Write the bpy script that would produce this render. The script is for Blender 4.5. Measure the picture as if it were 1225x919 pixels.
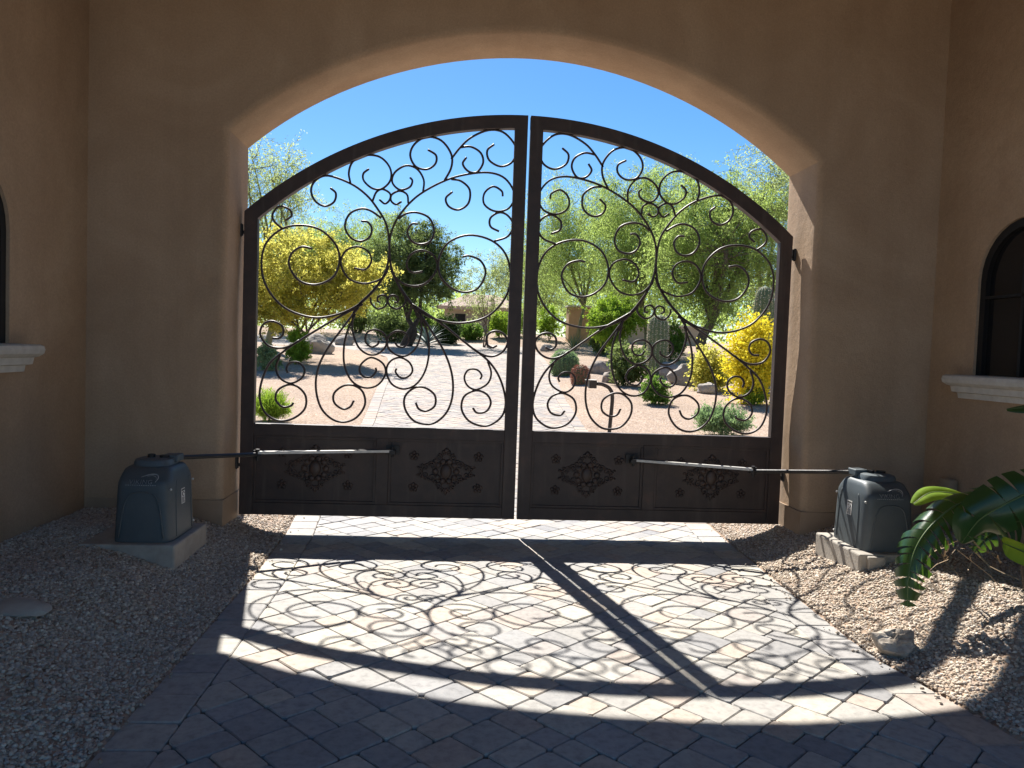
import bpy, bmesh, math, random
import numpy as np
from mathutils import Vector, Matrix

random.seed(7); rng = np.random.default_rng(7)
for o in list(bpy.data.objects): bpy.data.objects.remove(o)
SC = bpy.context.scene
COL = SC.collection

# ------------------------------------------------------------------ camera
F_PX, CX, CY, IW = 920.0, 612.5, 459.5, 1225.0
EYE = 1.55
YAW, PITCH, ROLL = 0.0731, 0.0445, 0.0350
_f = np.array([math.sin(YAW)*math.cos(PITCH), math.cos(YAW)*math.cos(PITCH), -math.sin(PITCH)])
_r0 = np.array([math.cos(YAW), -math.sin(YAW), 0.0]); _u0 = np.cross(_r0, _f)
_r = math.cos(ROLL)*_r0 + math.sin(ROLL)*_u0
_u = math.cos(ROLL)*_u0 - math.sin(ROLL)*_r0
cam_d = bpy.data.cameras.new('camera'); cam = bpy.data.objects.new('camera', cam_d); COL.objects.link(cam)
m = Matrix(((_r[0], _u[0], -_f[0], 0), (_r[1], _u[1], -_f[1], 0), (_r[2], _u[2], -_f[2], EYE), (0, 0, 0, 1)))
cam.matrix_world = m
cam_d.sensor_width = 36.0; cam_d.lens = F_PX/IW*36.0; cam_d.clip_start = 0.05; cam_d.clip_end = 2000
SC.camera = cam

# ------------------------------------------------------------------ sky, sun, exposure
SUN_TO = Vector((-0.20, 0.855, 1.0)).normalized()      # towards the sun
SUN_EL = math.asin(SUN_TO.z); SUN_AZ = math.atan2(SUN_TO.x, SUN_TO.y)
W = bpy.data.worlds.new('World'); SC.world = W; W.use_nodes = True
nt = W.node_tree; nt.nodes.clear()
sky = nt.nodes.new('ShaderNodeTexSky'); sky.sky_type = 'NISHITA'; sky.sun_disc = False
sky.sun_elevation = SUN_EL; sky.sun_rotation = SUN_AZ
sky.altitude = 700; sky.air_density = 1.0; sky.dust_density = 0.3; sky.ozone_density = 3.0
hsv = nt.nodes.new('ShaderNodeHueSaturation'); hsv.inputs['Saturation'].default_value = 1.3
bg = nt.nodes.new('ShaderNodeBackground'); bg.inputs['Strength'].default_value = 0.063
out = nt.nodes.new('ShaderNodeOutputWorld')
nt.links.new(sky.outputs[0], hsv.inputs['Color']); nt.links.new(hsv.outputs[0], bg.inputs['Color']); nt.links.new(bg.outputs[0], out.inputs['Surface'])
sun_d = bpy.data.lights.new('sun', 'SUN'); sun_d.energy = 4.6; sun_d.angle = math.radians(0.53); sun_d.color = (1.0, 0.955, 0.89)
sun = bpy.data.objects.new('sun', sun_d); COL.objects.link(sun)
sun.rotation_euler = SUN_TO.to_track_quat('Z', 'Y').to_euler(); sun.location = (-4, 20, 24)
SC.view_settings.view_transform = 'Standard'; SC.view_settings.look = 'None'
SC.view_settings.exposure = 1.3; SC.view_settings.gamma = 1.0; SC.view_settings.use_curve_mapping = False
SC.render.engine = 'CYCLES'
SC.cycles.max_bounces = 5; SC.cycles.diffuse_bounces = 4; SC.cycles.transparent_max_bounces = 8

# ------------------------------------------------------------------ pixel helpers
def ray(x, y): return _r*(x-CX)/F_PX + _u*(CY-y)/F_PX + _f
def on_y(x, y, Y):
    d = ray(x, y); return d*(Y/d[1]) + np.array([0, 0, EYE])
def on_x(x, y, X):
    d = ray(x, y); return d*(X/d[0]) + np.array([0, 0, EYE])
def project(P):
    d = np.asarray(P, float) - np.array([0, 0, EYE])
    return CX + F_PX*d.dot(_r)/d.dot(_f), CY - F_PX*d.dot(_u)/d.dot(_f), d.dot(_f)

# ------------------------------------------------------------------ terrain
def lerp_pts(pts, y):
    xs = [p[0] for p in pts]; ys = [p[1] for p in pts]
    return np.interp(y, xs, ys)
XL_P = [(-60, -1.3), (5.0, -1.29), (6.2, -1.33), (7.2, -1.42), (14.2, -1.68), (19.6, -1.98), (26, -2.25), (29, -2.6), (31, -3.3), (33, -5.0), (34.4, -9.0), (35.4, -18), (36, -40)]
XR_P = [(-60, 2.6), (0, 2.6), (2.6, 2.46), (3.2, 2.36), (3.9, 2.24), (4.8, 2.27), (6.3, 2.33), (7.2, 2.40), (14, 2.42), (18, 2.62), (26, 3.25), (34, 3.7), (38.5, 3.3), (40.2, 1.0), (41.0, -7), (41.8, -40)]
def xl(y): return lerp_pts(XL_P, y)
def xr(y): return lerp_pts(XR_P, y)
SL = 0.067
def base_z(y):
    t = y-12.0; z = SL*(np.sqrt(t*t+4)+t)/2
    t2 = y-45.0; return z - (SL-0.004)*(np.sqrt(t2*t2+16)+t2)/2 - 0.0055
def sstep(t):
    t = np.clip(t, 0, 1); return t*t*(3-2*t)
def terrain(x, y):
    x = np.asarray(x, float); y = np.asarray(y, float)
    e = np.maximum(xl(y)-x, x-xr(y))
    A = 0.25 - 0.19*sstep((y-6.3)/1.6)
    mound = 0.012*np.sin(3.1*x+1.3*y)+0.010*np.sin(5.3*y-2.2*x)+0.006*np.sin(9*x+7*y)
    hills = 0.35*sstep((e-3)/14)*(0.5+0.5*np.sin(.35*x+.6)*np.cos(.27*y))*sstep((y-9)/8)
    outside = 0.012 + A*sstep(e/0.95) + mound*sstep(e/0.4) + hills
    inside = -0.06*sstep((-e)/0.06)
    dmask = (y < 42.5)
    return base_z(y) + np.where(e > 0, outside, np.where(dmask, inside, 0))
def ground(px, py):
    d = ray(px, py); ts = np.linspace(2, 130, 24000); P = d[None]*ts[:, None] + np.array([0, 0, EYE])
    k = np.argmax(P[:, 2] < terrain(P[:, 0], P[:, 1]))
    if k == 0: k = int(np.argmin(np.abs(P[:, 1]-42)))
    p = P[k].copy(); p[2] = terrain(p[0], p[1]); return p
def at_depth(px, Y):
    p = on_y(px, 415, Y); return np.array([p[0], Y, float(terrain(p[0], Y))])

# ------------------------------------------------------------------ materials
def new_mat(name):
    mt = bpy.data.materials.new(name); mt.use_nodes = True
    t = mt.node_tree; b = t.nodes['Principled BSDF']
    return mt, t, b, t.nodes, t.links
def ramp(n, stops, interp='LINEAR'):
    r = n.new('ShaderNodeValToRGB'); r.color_ramp.interpolation = interp
    el = r.color_ramp.elements
    while len(el) < len(stops): el.new(0.5)
    for e, (p, c) in zip(el, stops): e.position = p; e.color = (*c, 1)
    return r
def noise(n, l, scale, detail=4, rough=0.6, coord='Object', dist=0.0):
    tc = n.new('ShaderNodeTexCoord'); nz = n.new('ShaderNodeTexNoise')
    nz.inputs['Scale'].default_value = scale; nz.inputs['Detail'].default_value = detail
    nz.inputs['Roughness'].default_value = rough; nz.inputs['Distortion'].default_value = dist
    l.new(tc.outputs[coord], nz.inputs['Vector']); return nz
def bump(n, l, b, h, strength, dist, prev=None):
    bp = n.new('ShaderNodeBump'); bp.inputs['Strength'].default_value = strength; bp.inputs['Distance'].default_value = dist
    l.new(h, bp.inputs['Height'])
    if prev: l.new(prev.outputs[0], bp.inputs['Normal'])
    l.new(bp.outputs[0], b.inputs['Normal']); return bp
def mix(n, l, a, bcol, fac, mode='MIX'):
    mx = n.new('ShaderNodeMix'); mx.data_type = 'RGBA'; mx.blend_type = mode
    for s, v in ((0, fac), (6, a), (7, bcol)):
        if hasattr(v, 'links'): l.new(v, mx.inputs[s])
        elif s == 0: mx.inputs[0].default_value = v
        else: mx.inputs[s].default_value = (*v, 1)
    return mx.outputs[2]
def simple(name, c1, c2=None, rough=0.6, scale=8, bs=0.0, bscale=60, metal=0.0, bdist=0.004, spec=None):
    mt, t, b, n, l = new_mat(name)
    nz = noise(n, l, scale); r = ramp(n, [(0.3, c1), (0.7, c2 or c1)])
    l.new(nz.outputs[0], r.inputs[0]); l.new(r.outputs[0], b.inputs['Base Color'])
    b.inputs['Roughness'].default_value = rough; b.inputs['Metallic'].default_value = metal
    if spec is not None: b.inputs['Specular IOR Level'].default_value = spec
    if bs: bump(n, l, b, noise(n, l, bscale, 3).outputs[0], bs, bdist)
    return mt

def mat_stucco():
    mt, t, b, n, l = new_mat('stucco')
    big = noise(n, l, 1.1, 5, 0.62, dist=0.6); r = ramp(n, [(0.30, (0.41, 0.285, 0.185)), (0.55, (0.48, 0.345, 0.23)), (0.75, (0.54, 0.40, 0.275))])
    l.new(big.outputs[0], r.inputs[0])
    fine = noise(n, l, 70, 3, 0.7); r2 = ramp(n, [(0.3, (0.80, 0.80, 0.80)), (0.7, (1.06, 1.05, 1.04))]); l.new(fine.outputs[0], r2.inputs[0])
    c = mix(n, l, r.outputs[0], r2.outputs[0], 0.8, 'MULTIPLY')
    # vertical water stains
    tc = n.new('ShaderNodeTexCoord'); mp = n.new('ShaderNodeMapping'); mp.inputs['Scale'].default_value = (3.2, 3.2, 0.25)
    l.new(tc.outputs['Object'], mp.inputs[0]); st = n.new('ShaderNodeTexNoise'); st.inputs['Scale'].default_value = 1.4; st.inputs['Detail'].default_value = 5
    l.new(mp.outputs[0], st.inputs['Vector']); r3 = ramp(n, [(0.42, (1, 1, 1)), (0.72, (0.80, 0.77, 0.74))]); l.new(st.outputs[0], r3.inputs[0])
    c = mix(n, l, c, r3.outputs[0], 0.4, 'MULTIPLY')
    l.new(c, b.inputs['Base Color']); b.inputs['Roughness'].default_value = 0.9; b.inputs['Specular IOR Level'].default_value = 0.25
    b1 = bump(n, l, b, noise(n, l, 9, 4, 0.6).outputs[0], 0.45, 0.012)
    bump(n, l, b, noise(n, l, 95, 4, 0.7).outputs[0], 0.55, 0.004, b1)
    return mt
def mat_paver():
    mt, t, b, n, l = new_mat('tumbled_paver')
    at = n.new('ShaderNodeAttribute'); at.attribute_name = 'tone'
    r = ramp(n, [(0.0, (0.255, 0.255, 0.26)), (0.22, (0.335, 0.325, 0.305)), (0.45, (0.41, 0.385, 0.34)), (0.62, (0.31, 0.31, 0.31)), (0.82, (0.42, 0.35, 0.29)), (1.0, (0.45, 0.43, 0.37))])
    l.new(at.outputs['Fac'], r.inputs[0])
    tc = n.new('ShaderNodeTexCoord'); 
    geo = n.new('ShaderNodeNewGeometry')
    nz = n.new('ShaderNodeTexNoise'); nz.inputs['Scale'].default_value = 22; nz.inputs['Detail'].default_value = 5; nz.inputs['Roughness'].default_value = 0.65
    l.new(geo.outputs['Position'], nz.inputs['Vector'])
    r2 = ramp(n, [(0.25, (0.62, 0.61, 0.60)), (0.5, (1, 1, 1)), (0.75, (1.22, 1.20, 1.16))]); l.new(nz.outputs[0], r2.inputs[0])
    c = mix(n, l, r.outputs[0], r2.outputs[0], 0.85, 'MULTIPLY')
    st = n.new('ShaderNodeTexNoise'); st.inputs['Scale'].default_value = 1.3; st.inputs['Detail'].default_value = 5; st.inputs['Roughness'].default_value = 0.65
    l.new(geo.outputs['Position'], st.inputs['Vector']); r3 = ramp(n, [(0.4, (1, 1, 1)), (0.68, (0.78, 0.76, 0.75))]); l.new(st.outputs[0], r3.inputs[0])
    c = mix(n, l, c, r3.outputs[0], 0.7, 'MULTIPLY')
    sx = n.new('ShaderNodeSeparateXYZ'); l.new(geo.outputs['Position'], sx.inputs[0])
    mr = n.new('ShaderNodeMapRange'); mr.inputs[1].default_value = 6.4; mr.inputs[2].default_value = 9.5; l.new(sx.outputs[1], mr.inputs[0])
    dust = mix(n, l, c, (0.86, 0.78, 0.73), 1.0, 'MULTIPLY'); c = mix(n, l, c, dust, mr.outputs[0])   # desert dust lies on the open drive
    l.new(c, b.inputs['Base Color']); b.inputs['Roughness'].default_value = 0.82
    sp = n.new('ShaderNodeTexNoise'); sp.inputs['Scale'].default_value = 170; sp.inputs['Detail'].default_value = 3
    l.new(geo.outputs['Position'], sp.inputs['Vector'])
    b1 = bump(n, l, b, nz.outputs[0], 0.35, 0.006); bump(n, l, b, sp.outputs[0], 0.45, 0.0025, b1)
    return mt
def mat_gravel(name, stops):
    mt, t, b, n, l = new_mat(name)
    geo = n.new('ShaderNodeNewGeometry'); r = ramp(n, stops); l.new(geo.outputs['Random Per Island'], r.inputs[0])
    l.new(r.outputs[0], b.inputs['Base Color']); b.inputs['Roughness'].default_value = 0.85
    return mt
GR = [(0, (0.26, 0.20, 0.15)), (0.2, (0.41, 0.33, 0.25)), (0.45, (0.52, 0.43, 0.33)), (0.65, (0.39, 0.35, 0.31)), (0.85, (0.59, 0.50, 0.395)), (1.0, (0.68, 0.61, 0.51))]
def mat_ground():
    mt, t, b, n, l = new_mat('gravel_ground')
    tc = n.new('ShaderNodeTexCoord'); v = n.new('ShaderNodeTexVoronoi'); v.inputs['Scale'].default_value = 42
    l.new(tc.outputs['Object'], v.inputs['Vector'])
    sep = n.new('ShaderNodeSeparateColor'); l.new(v.outputs['Color'], sep.inputs[0])
    r = ramp(n, [(p, (c[0]*0.79, c[1]*0.73, c[2]*0.72)) for p, c in GR]); l.new(sep.outputs[0], r.inputs[0])
    big = noise(n, l, 0.35, 6, 0.65); r2 = ramp(n, [(0.35, (0.80, 0.78, 0.77)), (0.65, (1.1, 1.06, 1.0))]); l.new(big.outputs[0], r2.inputs[0])
    c = mix(n, l, r.outputs[0], r2.outputs[0], 0.8, 'MULTIPLY'); l.new(c, b.inputs['Base Color'])
    b.inputs['Roughness'].default_value = 0.95; b.inputs['Specular IOR Level'].default_value = 0.1
    bump(n, l, b, v.outputs['Distance'], 0.7, -0.012)
    return mt
def mat_leaf(name, stops, trans, fac=0.4, rough=0.75):
    mt, t, b, n, l = new_mat(name)
    geo = n.new('ShaderNodeNewGeometry'); r = ramp(n, stops)
    cl = n.new('ShaderNodeTexNoise'); cl.inputs['Scale'].default_value = 0.9; cl.inputs['Detail'].default_value = 3
    l.new(geo.outputs['Position'], cl.inputs['Vector'])
    ma = n.new('ShaderNodeMath'); ma.operation = 'MULTIPLY_ADD'; ma.inputs[1].default_value = 0.55; l.new(geo.outputs['Random Per Island'], ma.inputs[0])
    mb_ = n.new('ShaderNodeMath'); mb_.operation = 'MULTIPLY_ADD'; mb_.inputs[1].default_value = 1.5; mb_.inputs[2].default_value = -0.52; l.new(cl.outputs[0], mb_.inputs[0])
    l.new(mb_.outputs[0], ma.inputs[2]); l.new(ma.outputs[0], r.inputs[0])
    l.new(r.outputs[0], b.inputs['Base Color']); b.inputs['Roughness'].default_value = rough; b.inputs['Specular IOR Level'].default_value = 0.12
    tr = n.new('ShaderNodeBsdfTranslucent'); c = mix(n, l, r.outputs[0], trans, 0.6); l.new(c, tr.inputs[0])
    ms = n.new('ShaderNodeMixShader'); ms.inputs[0].default_value = fac
    l.new(b.outputs[0], ms.inputs[1]); l.new(tr.outputs[0], ms.inputs[2]); l.new(ms.outputs[0], n['Material Output'].inputs['Surface'])
    return mt
def mat_gate():
    mt, t, b, n, l = new_mat('bronze_painted_iron')
    nz = noise(n, l, 5, 6, 0.68, dist=0.4); r = ramp(n, [(0.3, (0.036, 0.023, 0.019)), (0.6, (0.062, 0.039, 0.031)), (0.8, (0.115, 0.06, 0.04))])
    l.new(nz.outputs[0], r.inputs[0])
    tc = n.new('ShaderNodeTexCoord'); mp = n.new('ShaderNodeMapping'); mp.inputs['Scale'].default_value = (14, 14, 1.2)
    l.new(tc.outputs['Object'], mp.inputs[0]); st = n.new('ShaderNodeTexNoise'); st.inputs['Scale'].default_value = 1.2; st.inputs['Detail'].default_value = 4
    l.new(mp.outputs[0], st.inputs['Vector']); r3 = ramp(n, [(0.56, (0, 0, 0)), (0.78, (1, 1, 1))]); l.new(st.outputs[0], r3.inputs[0])
    c = mix(n, l, r.outputs[0], (0.085, 0.062, 0.05), r3.outputs[0]); l.new(c, b.inputs['Base Color'])
    b.inputs['Metallic'].default_value = 0.0; b.inputs['Roughness'].default_value = 0.52; b.inputs['Specular IOR Level'].default_value = 0.45
    bump(n, l, b, noise(n, l, 60, 4, 0.7).outputs[0], 0.25, 0.003)
    return mt
def mat_bananaleaf():
    mt, t, b, n, l = new_mat('glossy_leaf')
    nz = noise(n, l, 5); r = ramp(n, [(0.3, (0.012, 0.040, 0.014)), (0.7, (0.030, 0.080, 0.020))]); l.new(nz.outputs[0], r.inputs[0])
    l.new(r.outputs[0], b.inputs['Base Color']); b.inputs['Roughness'].default_value = 0.28
    tr = n.new('ShaderNodeBsdfTranslucent'); tr.inputs[0].default_value = (0.22, 0.42, 0.04, 1)
    ms = n.new('ShaderNodeMixShader'); ms.inputs[0].default_value = 0.12
    l.new(b.outputs[0], ms.inputs[1]); l.new(tr.outputs[0], ms.inputs[2]); l.new(ms.outputs[0], n['Material Output'].inputs['Surface'])
    bump(n, l, b, noise(n, l, 30).outputs[0], 0.2, 0.004)
    return mt

M = dict(
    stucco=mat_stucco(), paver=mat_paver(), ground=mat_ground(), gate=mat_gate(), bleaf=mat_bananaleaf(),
    gravel=mat_gravel('pebbles', GR),
    joint=simple('joint_sand', (0.09, 0.076, 0.063), (0.15, 0.128, 0.105), 0.95, 30, 0.4, 200),
    farpave=simple('far_pavers', (0.29, 0.245, 0.215), (0.35, 0.30, 0.26), 0.9, 9, 0.2, 60),
    plinth=simple('plinth_stucco', (0.33, 0.235, 0.155), (0.40, 0.29, 0.20), 0.9, 6, 0.5, 60),
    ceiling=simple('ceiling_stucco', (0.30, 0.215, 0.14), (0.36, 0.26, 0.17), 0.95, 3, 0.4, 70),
    roof=simple('clay_roof', (0.28, 0.13, 0.08), (0.36, 0.18, 0.11), 0.85, 5, 0.3, 40),
    sill=simple('cast_stone', (0.50, 0.46, 0.40), (0.62, 0.58, 0.51), 0.8, 14, 0.5, 120, bdist=0.003),
    frame=simple('window_frame_bronze', (0.011, 0.010, 0.010), (0.017, 0.015, 0.014), 0.55, 10, spec=0.25),
    iron=simple('black_iron', (0.022, 0.020, 0.019), (0.035, 0.03, 0.028), 0.5, 30, 0.3, 120, metal=0.3),
    steel=simple('zinc_steel', (0.52, 0.50, 0.46), (0.66, 0.64, 0.60), 0.45, 25, 0.2, 120, metal=0.15),
    plastic=simple('operator_plastic', (0.068, 0.084, 0.092), (0.084, 0.102, 0.11), 0.5, 7, 0.35, 220, bdist=0.0015),
    plastic2=simple('operator_cap_plastic', (0.078, 0.096, 0.105), (0.092, 0.112, 0.122), 0.5, 7, 0.3, 200, bdist=0.0015),
    logo=simple('logo_print', (0.25, 0.26, 0.26), (0.40, 0.41, 0.40), 0.6, 60),
    paper=simple('label_paper', (0.62, 0.61, 0.57), (0.72, 0.71, 0.68), 0.7, 40),
    ink=simple('label_ink', (0.03, 0.03, 0.03), (0.05, 0.05, 0.05), 0.6, 40),
    concrete=simple('cast_concrete', (0.30, 0.27, 0.23), (0.42, 0.385, 0.335), 0.9, 9, 0.5, 90),
    rock=simple('desert_rock', (0.22, 0.175, 0.14), (0.42, 0.36, 0.30), 0.9, 5, 0.9, 18, bdist=0.02),
    rock2=simple('grey_boulder', (0.23, 0.20, 0.175), (0.43, 0.385, 0.335), 0.92, 2.2, 0.9, 9, bdist=0.05),
    dirt=simple('packed_dirt', (0.42, 0.34, 0.25), (0.50, 0.41, 0.31), 0.95, 9, 0.7, 60),
    rockp=simple('pale_rock', (0.26, 0.21, 0.16), (0.55, 0.50, 0.43), 0.9, 14, 0.9, 40, bdist=0.012),
    bark=simple('brown_bark', (0.085, 0.062, 0.045), (0.15, 0.115, 0.085), 0.95, 9, 0.8, 30, bdist=0.02),
    gbark=simple('green_bark', (0.13, 0.135, 0.06), (0.22, 0.20, 0.11), 0.9, 6, 0.5, 30, bdist=0.01),
    dbark=simple('dark_bark', (0.03, 0.024, 0.02), (0.06, 0.05, 0.04), 0.95, 9, 0.8, 30, bdist=0.02),
    stalk=simple('leaf_stalk', (0.09, 0.14, 0.035), (0.15, 0.20, 0.06), 0.45, 12),
    dry=simple('dry_leaf', (0.30, 0.21, 0.12), (0.44, 0.33, 0.21), 0.85, 20),
    tan=simple('tan_paint', (0.36, 0.265, 0.175), (0.41, 0.30, 0.20), 0.7, 10, 0.2, 80),
    pillar=simple('pillar_stucco', (0.40, 0.245, 0.12), (0.46, 0.29, 0.15), 0.9, 4, 0.4, 40),
    housewall=simple('house_stucco', (0.40, 0.33, 0.25), (0.46, 0.38, 0.29), 0.9, 3),
    houseroof=simple('house_tile', (0.42, 0.30, 0.23), (0.52, 0.40, 0.31), 0.9, 6, 0.5, 12, bdist=0.05),
    cactus=simple('cactus_skin', (0.085, 0.125, 0.055), (0.13, 0.17, 0.08), 0.7, 5, 0.3, 40),
    spine=simple('cactus_spines', (0.50, 0.44, 0.33), (0.62, 0.56, 0.44), 0.7, 30),
    redspine=simple('red_spines', (0.34, 0.12, 0.075), (0.48, 0.24, 0.16), 0.7, 30),
    agave=simple('agave_blue', (0.15, 0.21, 0.20), (0.24, 0.31, 0.30), 0.55, 6),
    yucca=simple('yucca_green', (0.10, 0.15, 0.075), (0.18, 0.23, 0.12), 0.55, 6),
    l_yellow=mat_leaf('yellow_bloom', [(0, (0.14, 0.19, 0.04)), (0.3, (0.27, 0.28, 0.05)), (0.55, (0.48, 0.43, 0.07)), (0.85, (0.60, 0.53, 0.10)), (1, (0.62, 0.56, 0.14))], (0.80, 0.76, 0.18), 0.6),
    l_bright=mat_leaf('bright_yellow_bloom', [(0, (0.32, 0.32, 0.03)), (0.35, (0.66, 0.56, 0.03)), (0.8, (0.80, 0.68, 0.05)), (1, (0.32, 0.38, 0.05))], (0.9, 0.78, 0.06), 0.44),
    l_palo=mat_leaf('palo_verde_leaf', [(0, (0.12, 0.18, 0.04)), (0.5, (0.20, 0.28, 0.065)), (1, (0.30, 0.37, 0.10))], (0.56, 0.72, 0.20), 0.58),
    l_palo2=mat_leaf('palo_verde_pale_leaf', [(0, (0.18, 0.23, 0.07)), (0.5, (0.27, 0.33, 0.11)), (1, (0.36, 0.41, 0.16))], (0.62, 0.72, 0.28), 0.58),
    l_olive=mat_leaf('olive_leaf', [(0, (0.06, 0.095, 0.035)), (0.5, (0.11, 0.155, 0.055)), (1, (0.18, 0.22, 0.085))], (0.32, 0.42, 0.12), 0.48),
    l_green=mat_leaf('green_leaf', [(0, (0.05, 0.10, 0.022)), (0.5, (0.09, 0.17, 0.035)), (1, (0.15, 0.24, 0.05))], (0.28, 0.48, 0.06), 0.42),
    l_lime=mat_leaf('lime_leaf', [(0, (0.10, 0.18, 0.02)), (0.5, (0.18, 0.30, 0.035)), (1, (0.28, 0.38, 0.05))], (0.45, 0.65, 0.06), 0.45),
    l_dark=mat_leaf('dark_leaf', [(0, (0.018, 0.034, 0.012)), (0.5, (0.032, 0.058, 0.020)), (1, (0.055, 0.09, 0.03))], (0.10, 0.18, 0.03), 0.25),
    l_grey=mat_leaf('grey_green_leaf', [(0, (0.13, 0.20, 0.10)), (0.5, (0.20, 0.29, 0.15)), (1, (0.30, 0.40, 0.20))], (0.36, 0.55, 0.20), 0.4),
)
def mat_glass():
    mt, t, b, n, l = new_mat('dark_window_glass')
    b.inputs['Base Color'].default_value = (0.012, 0.012, 0.013, 1); b.inputs['Roughness'].default_value = 0.06
    bump(n, l, b, noise(n, l, 2.0, 2).outputs[0], 0.05, 0.01); return mt
M['glass'] = mat_glass()

# ------------------------------------------------------------------ mesh builder
ORG = {}
def tag(o, label=None, cat=None, group=None, kind=None):
    for k, v in (('label', label), ('category', cat), ('group', group), ('kind', kind)):
        if v: o[k] = v
    return o
def empty(name, loc, label, cat, group=None):
    o = bpy.data.objects.new(name, None); COL.objects.link(o); o.location = loc; o.empty_display_size = 0.2
    ORG[o.name] = np.array(loc, float); return tag(o, label, cat, group)
def link(name, me, mat, parent=None, org=None):
    o = bpy.data.objects.new(name, me); COL.objects.link(o)
    if mat is not None and not me.materials: me.materials.append(mat)
    if parent is not None: o.parent = parent; ORG[o.name] = ORG[parent.name]
    else:
        o.location = org if org is not None else (0, 0, 0); ORG[o.name] = np.array(org if org is not None else (0, 0, 0), float)
    return o
def np_mesh(name, V, Fq, smooth=False):
    V = np.asarray(V, np.float32); Fq = np.asarray(Fq, np.int32); k = Fq.shape[1]
    me = bpy.data.meshes.new(name); me.vertices.add(len(V)); me.vertices.foreach_set('co', V.ravel())
    me.loops.add(Fq.size); me.loops.foreach_set('vertex_index', Fq.ravel())
    me.polygons.add(len(Fq)); me.polygons.foreach_set('loop_start', np.arange(0, Fq.size, k, dtype=np.int32))
    me.polygons.foreach_set('loop_total', np.full(len(Fq), k, np.int32))
    if smooth: me.polygons.foreach_set('use_smooth', np.ones(len(Fq), bool))
    me.update(calc_edges=True); me.validate(); return me
class MB:
    def __init__(s): s.v = []; s.f = []
    def add(s, V, Fs):
        o = len(s.v); s.v += [tuple(map(float, p)) for p in V]; s.f += [tuple(i+o for i in f) for f in Fs]; return s
    def box(s, a, b, bev=0.0):
        x0, y0, z0 = a; x1, y1, z1 = b
        if bev <= 0:
            V = [(x, y, z) for z in (z0, z1) for y in (y0, y1) for x in (x0, x1)]
            return s.add(V, [(0, 2, 3, 1), (4, 5, 7, 6), (0, 1, 5, 4), (2, 6, 7, 3), (0, 4, 6, 2), (1, 3, 7, 5)])
        bm = bmesh.new(); bmesh.ops.create_cube(bm, size=1)
        for v in bm.verts: v.co = Vector(((x0+x1)/2+v.co.x*(x1-x0), (y0+y1)/2+v.co.y*(y1-y0), (z0+z1)/2+v.co.z*(z1-z0)))
        bmesh.ops.bevel(bm, geom=bm.edges[:], offset=bev, segments=2, affect='EDGES', profile=0.5)
        bm.verts.index_update(); s.add([v.co for v in bm.verts], [[v.index for v in f.verts] for f in bm.faces]); bm.free(); return s
    def tube(s, pts, r, n=6, cap=True, flat=None):
        P = [Vector(p) for p in pts]; rs = r if hasattr(r, '__len__') else [r]*len(P)
        prev = None; V = []; Fs = []
        for i, p in enumerate(P):
            d = (P[min(i+1, len(P)-1)]-P[max(i-1, 0)])
            d = d.normalized() if d.length > 1e-9 else Vector((0, 0, 1))
            if prev is None:
                a = Vector((0, 0, 1)) if abs(d.z) < 0.9 else Vector((0, 1, 0)); u = d.cross(a).normalized()
            else:
                u = prev - d*prev.dot(d); u = u.normalized() if u.length > 1e-6 else d.orthogonal().normalized()
            w = d.cross(u); prev = u
            for k in range(n):
                a = 2*math.pi*(k+0.5)/n; V.append(p+(u*math.cos(a)+w*math.sin(a))*rs[i])
        for i in range(len(P)-1):
            for k in range(n):
                a = i*n+k; b_ = i*n+(k+1) % n; Fs.append((a, b_, b_+n, a+n))
        if cap: Fs += [tuple(range(n-1, -1, -1)), tuple((len(P)-1)*n+k for k in range(n))]
        return s.add(V, Fs)
    def prism_y(s, poly, y0, y1):                      # poly in (x, z), any order
        n = len(poly); V = [(x, y0, z) for x, z in poly]+[(x, y1, z) for x, z in poly]
        return s.add(V, [tuple(range(n)), tuple(range(2*n-1, n-1, -1))]+[(i, i+n, (i+1) % n+n, (i+1) % n) for i in range(n)])
    def strip_y(s, A, B, y0, y1):                      # solid band between polylines A and B in (x, z)
        n = len(A); V = [(x, y, z) for y in (y0, y1) for L in (A, B) for x, z in L]; Fs = []
        for i in range(n-1):
            a0, a1, b0, b1 = i, i+1, n+i, n+i+1; o = 2*n
            Fs += [(a0, a1, b1, b0), (a0+o, b0+o, b1+o, a1+o), (a0, a0+o, a1+o, a1), (b0, b1, b1+o, b0+o)]
        Fs += [(0, n, n+2*n, 2*n), (n-1, n-1+2*n, 2*n-1+2*n, 2*n-1)]
        return s.add(V, Fs)
    def rows(s, R, closed=True, cap0=False, cap1=False):
        n = len(R[0]); V = [p for r in R for p in r]; Fs = []
        for i in range(len(R)-1):
            for k in range(n if closed else n-1):
                a, b_ = i*n+k, i*n+(k+1) % n; Fs.append((a, b_, b_+n, a+n))
        if cap0: Fs.append(tuple(range(n-1, -1, -1)))
        if cap1: Fs.append(tuple((len(R)-1)*n+k for k in range(n)))
        return s.add(V, Fs)
    def blob(s, c, r, seg=8, ring=5):
        R = []
        for i in range(ring+1):
            t = math.pi*i/ring; R.append([(c[0]+r[0]*math.sin(t)*math.cos(2*math.pi*k/seg), c[1]+r[1]*math.sin(t)*math.sin(2*math.pi*k/seg), c[2]+r[2]*math.cos(t)) for k in range(seg)])
        return s.rows(R)
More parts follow.
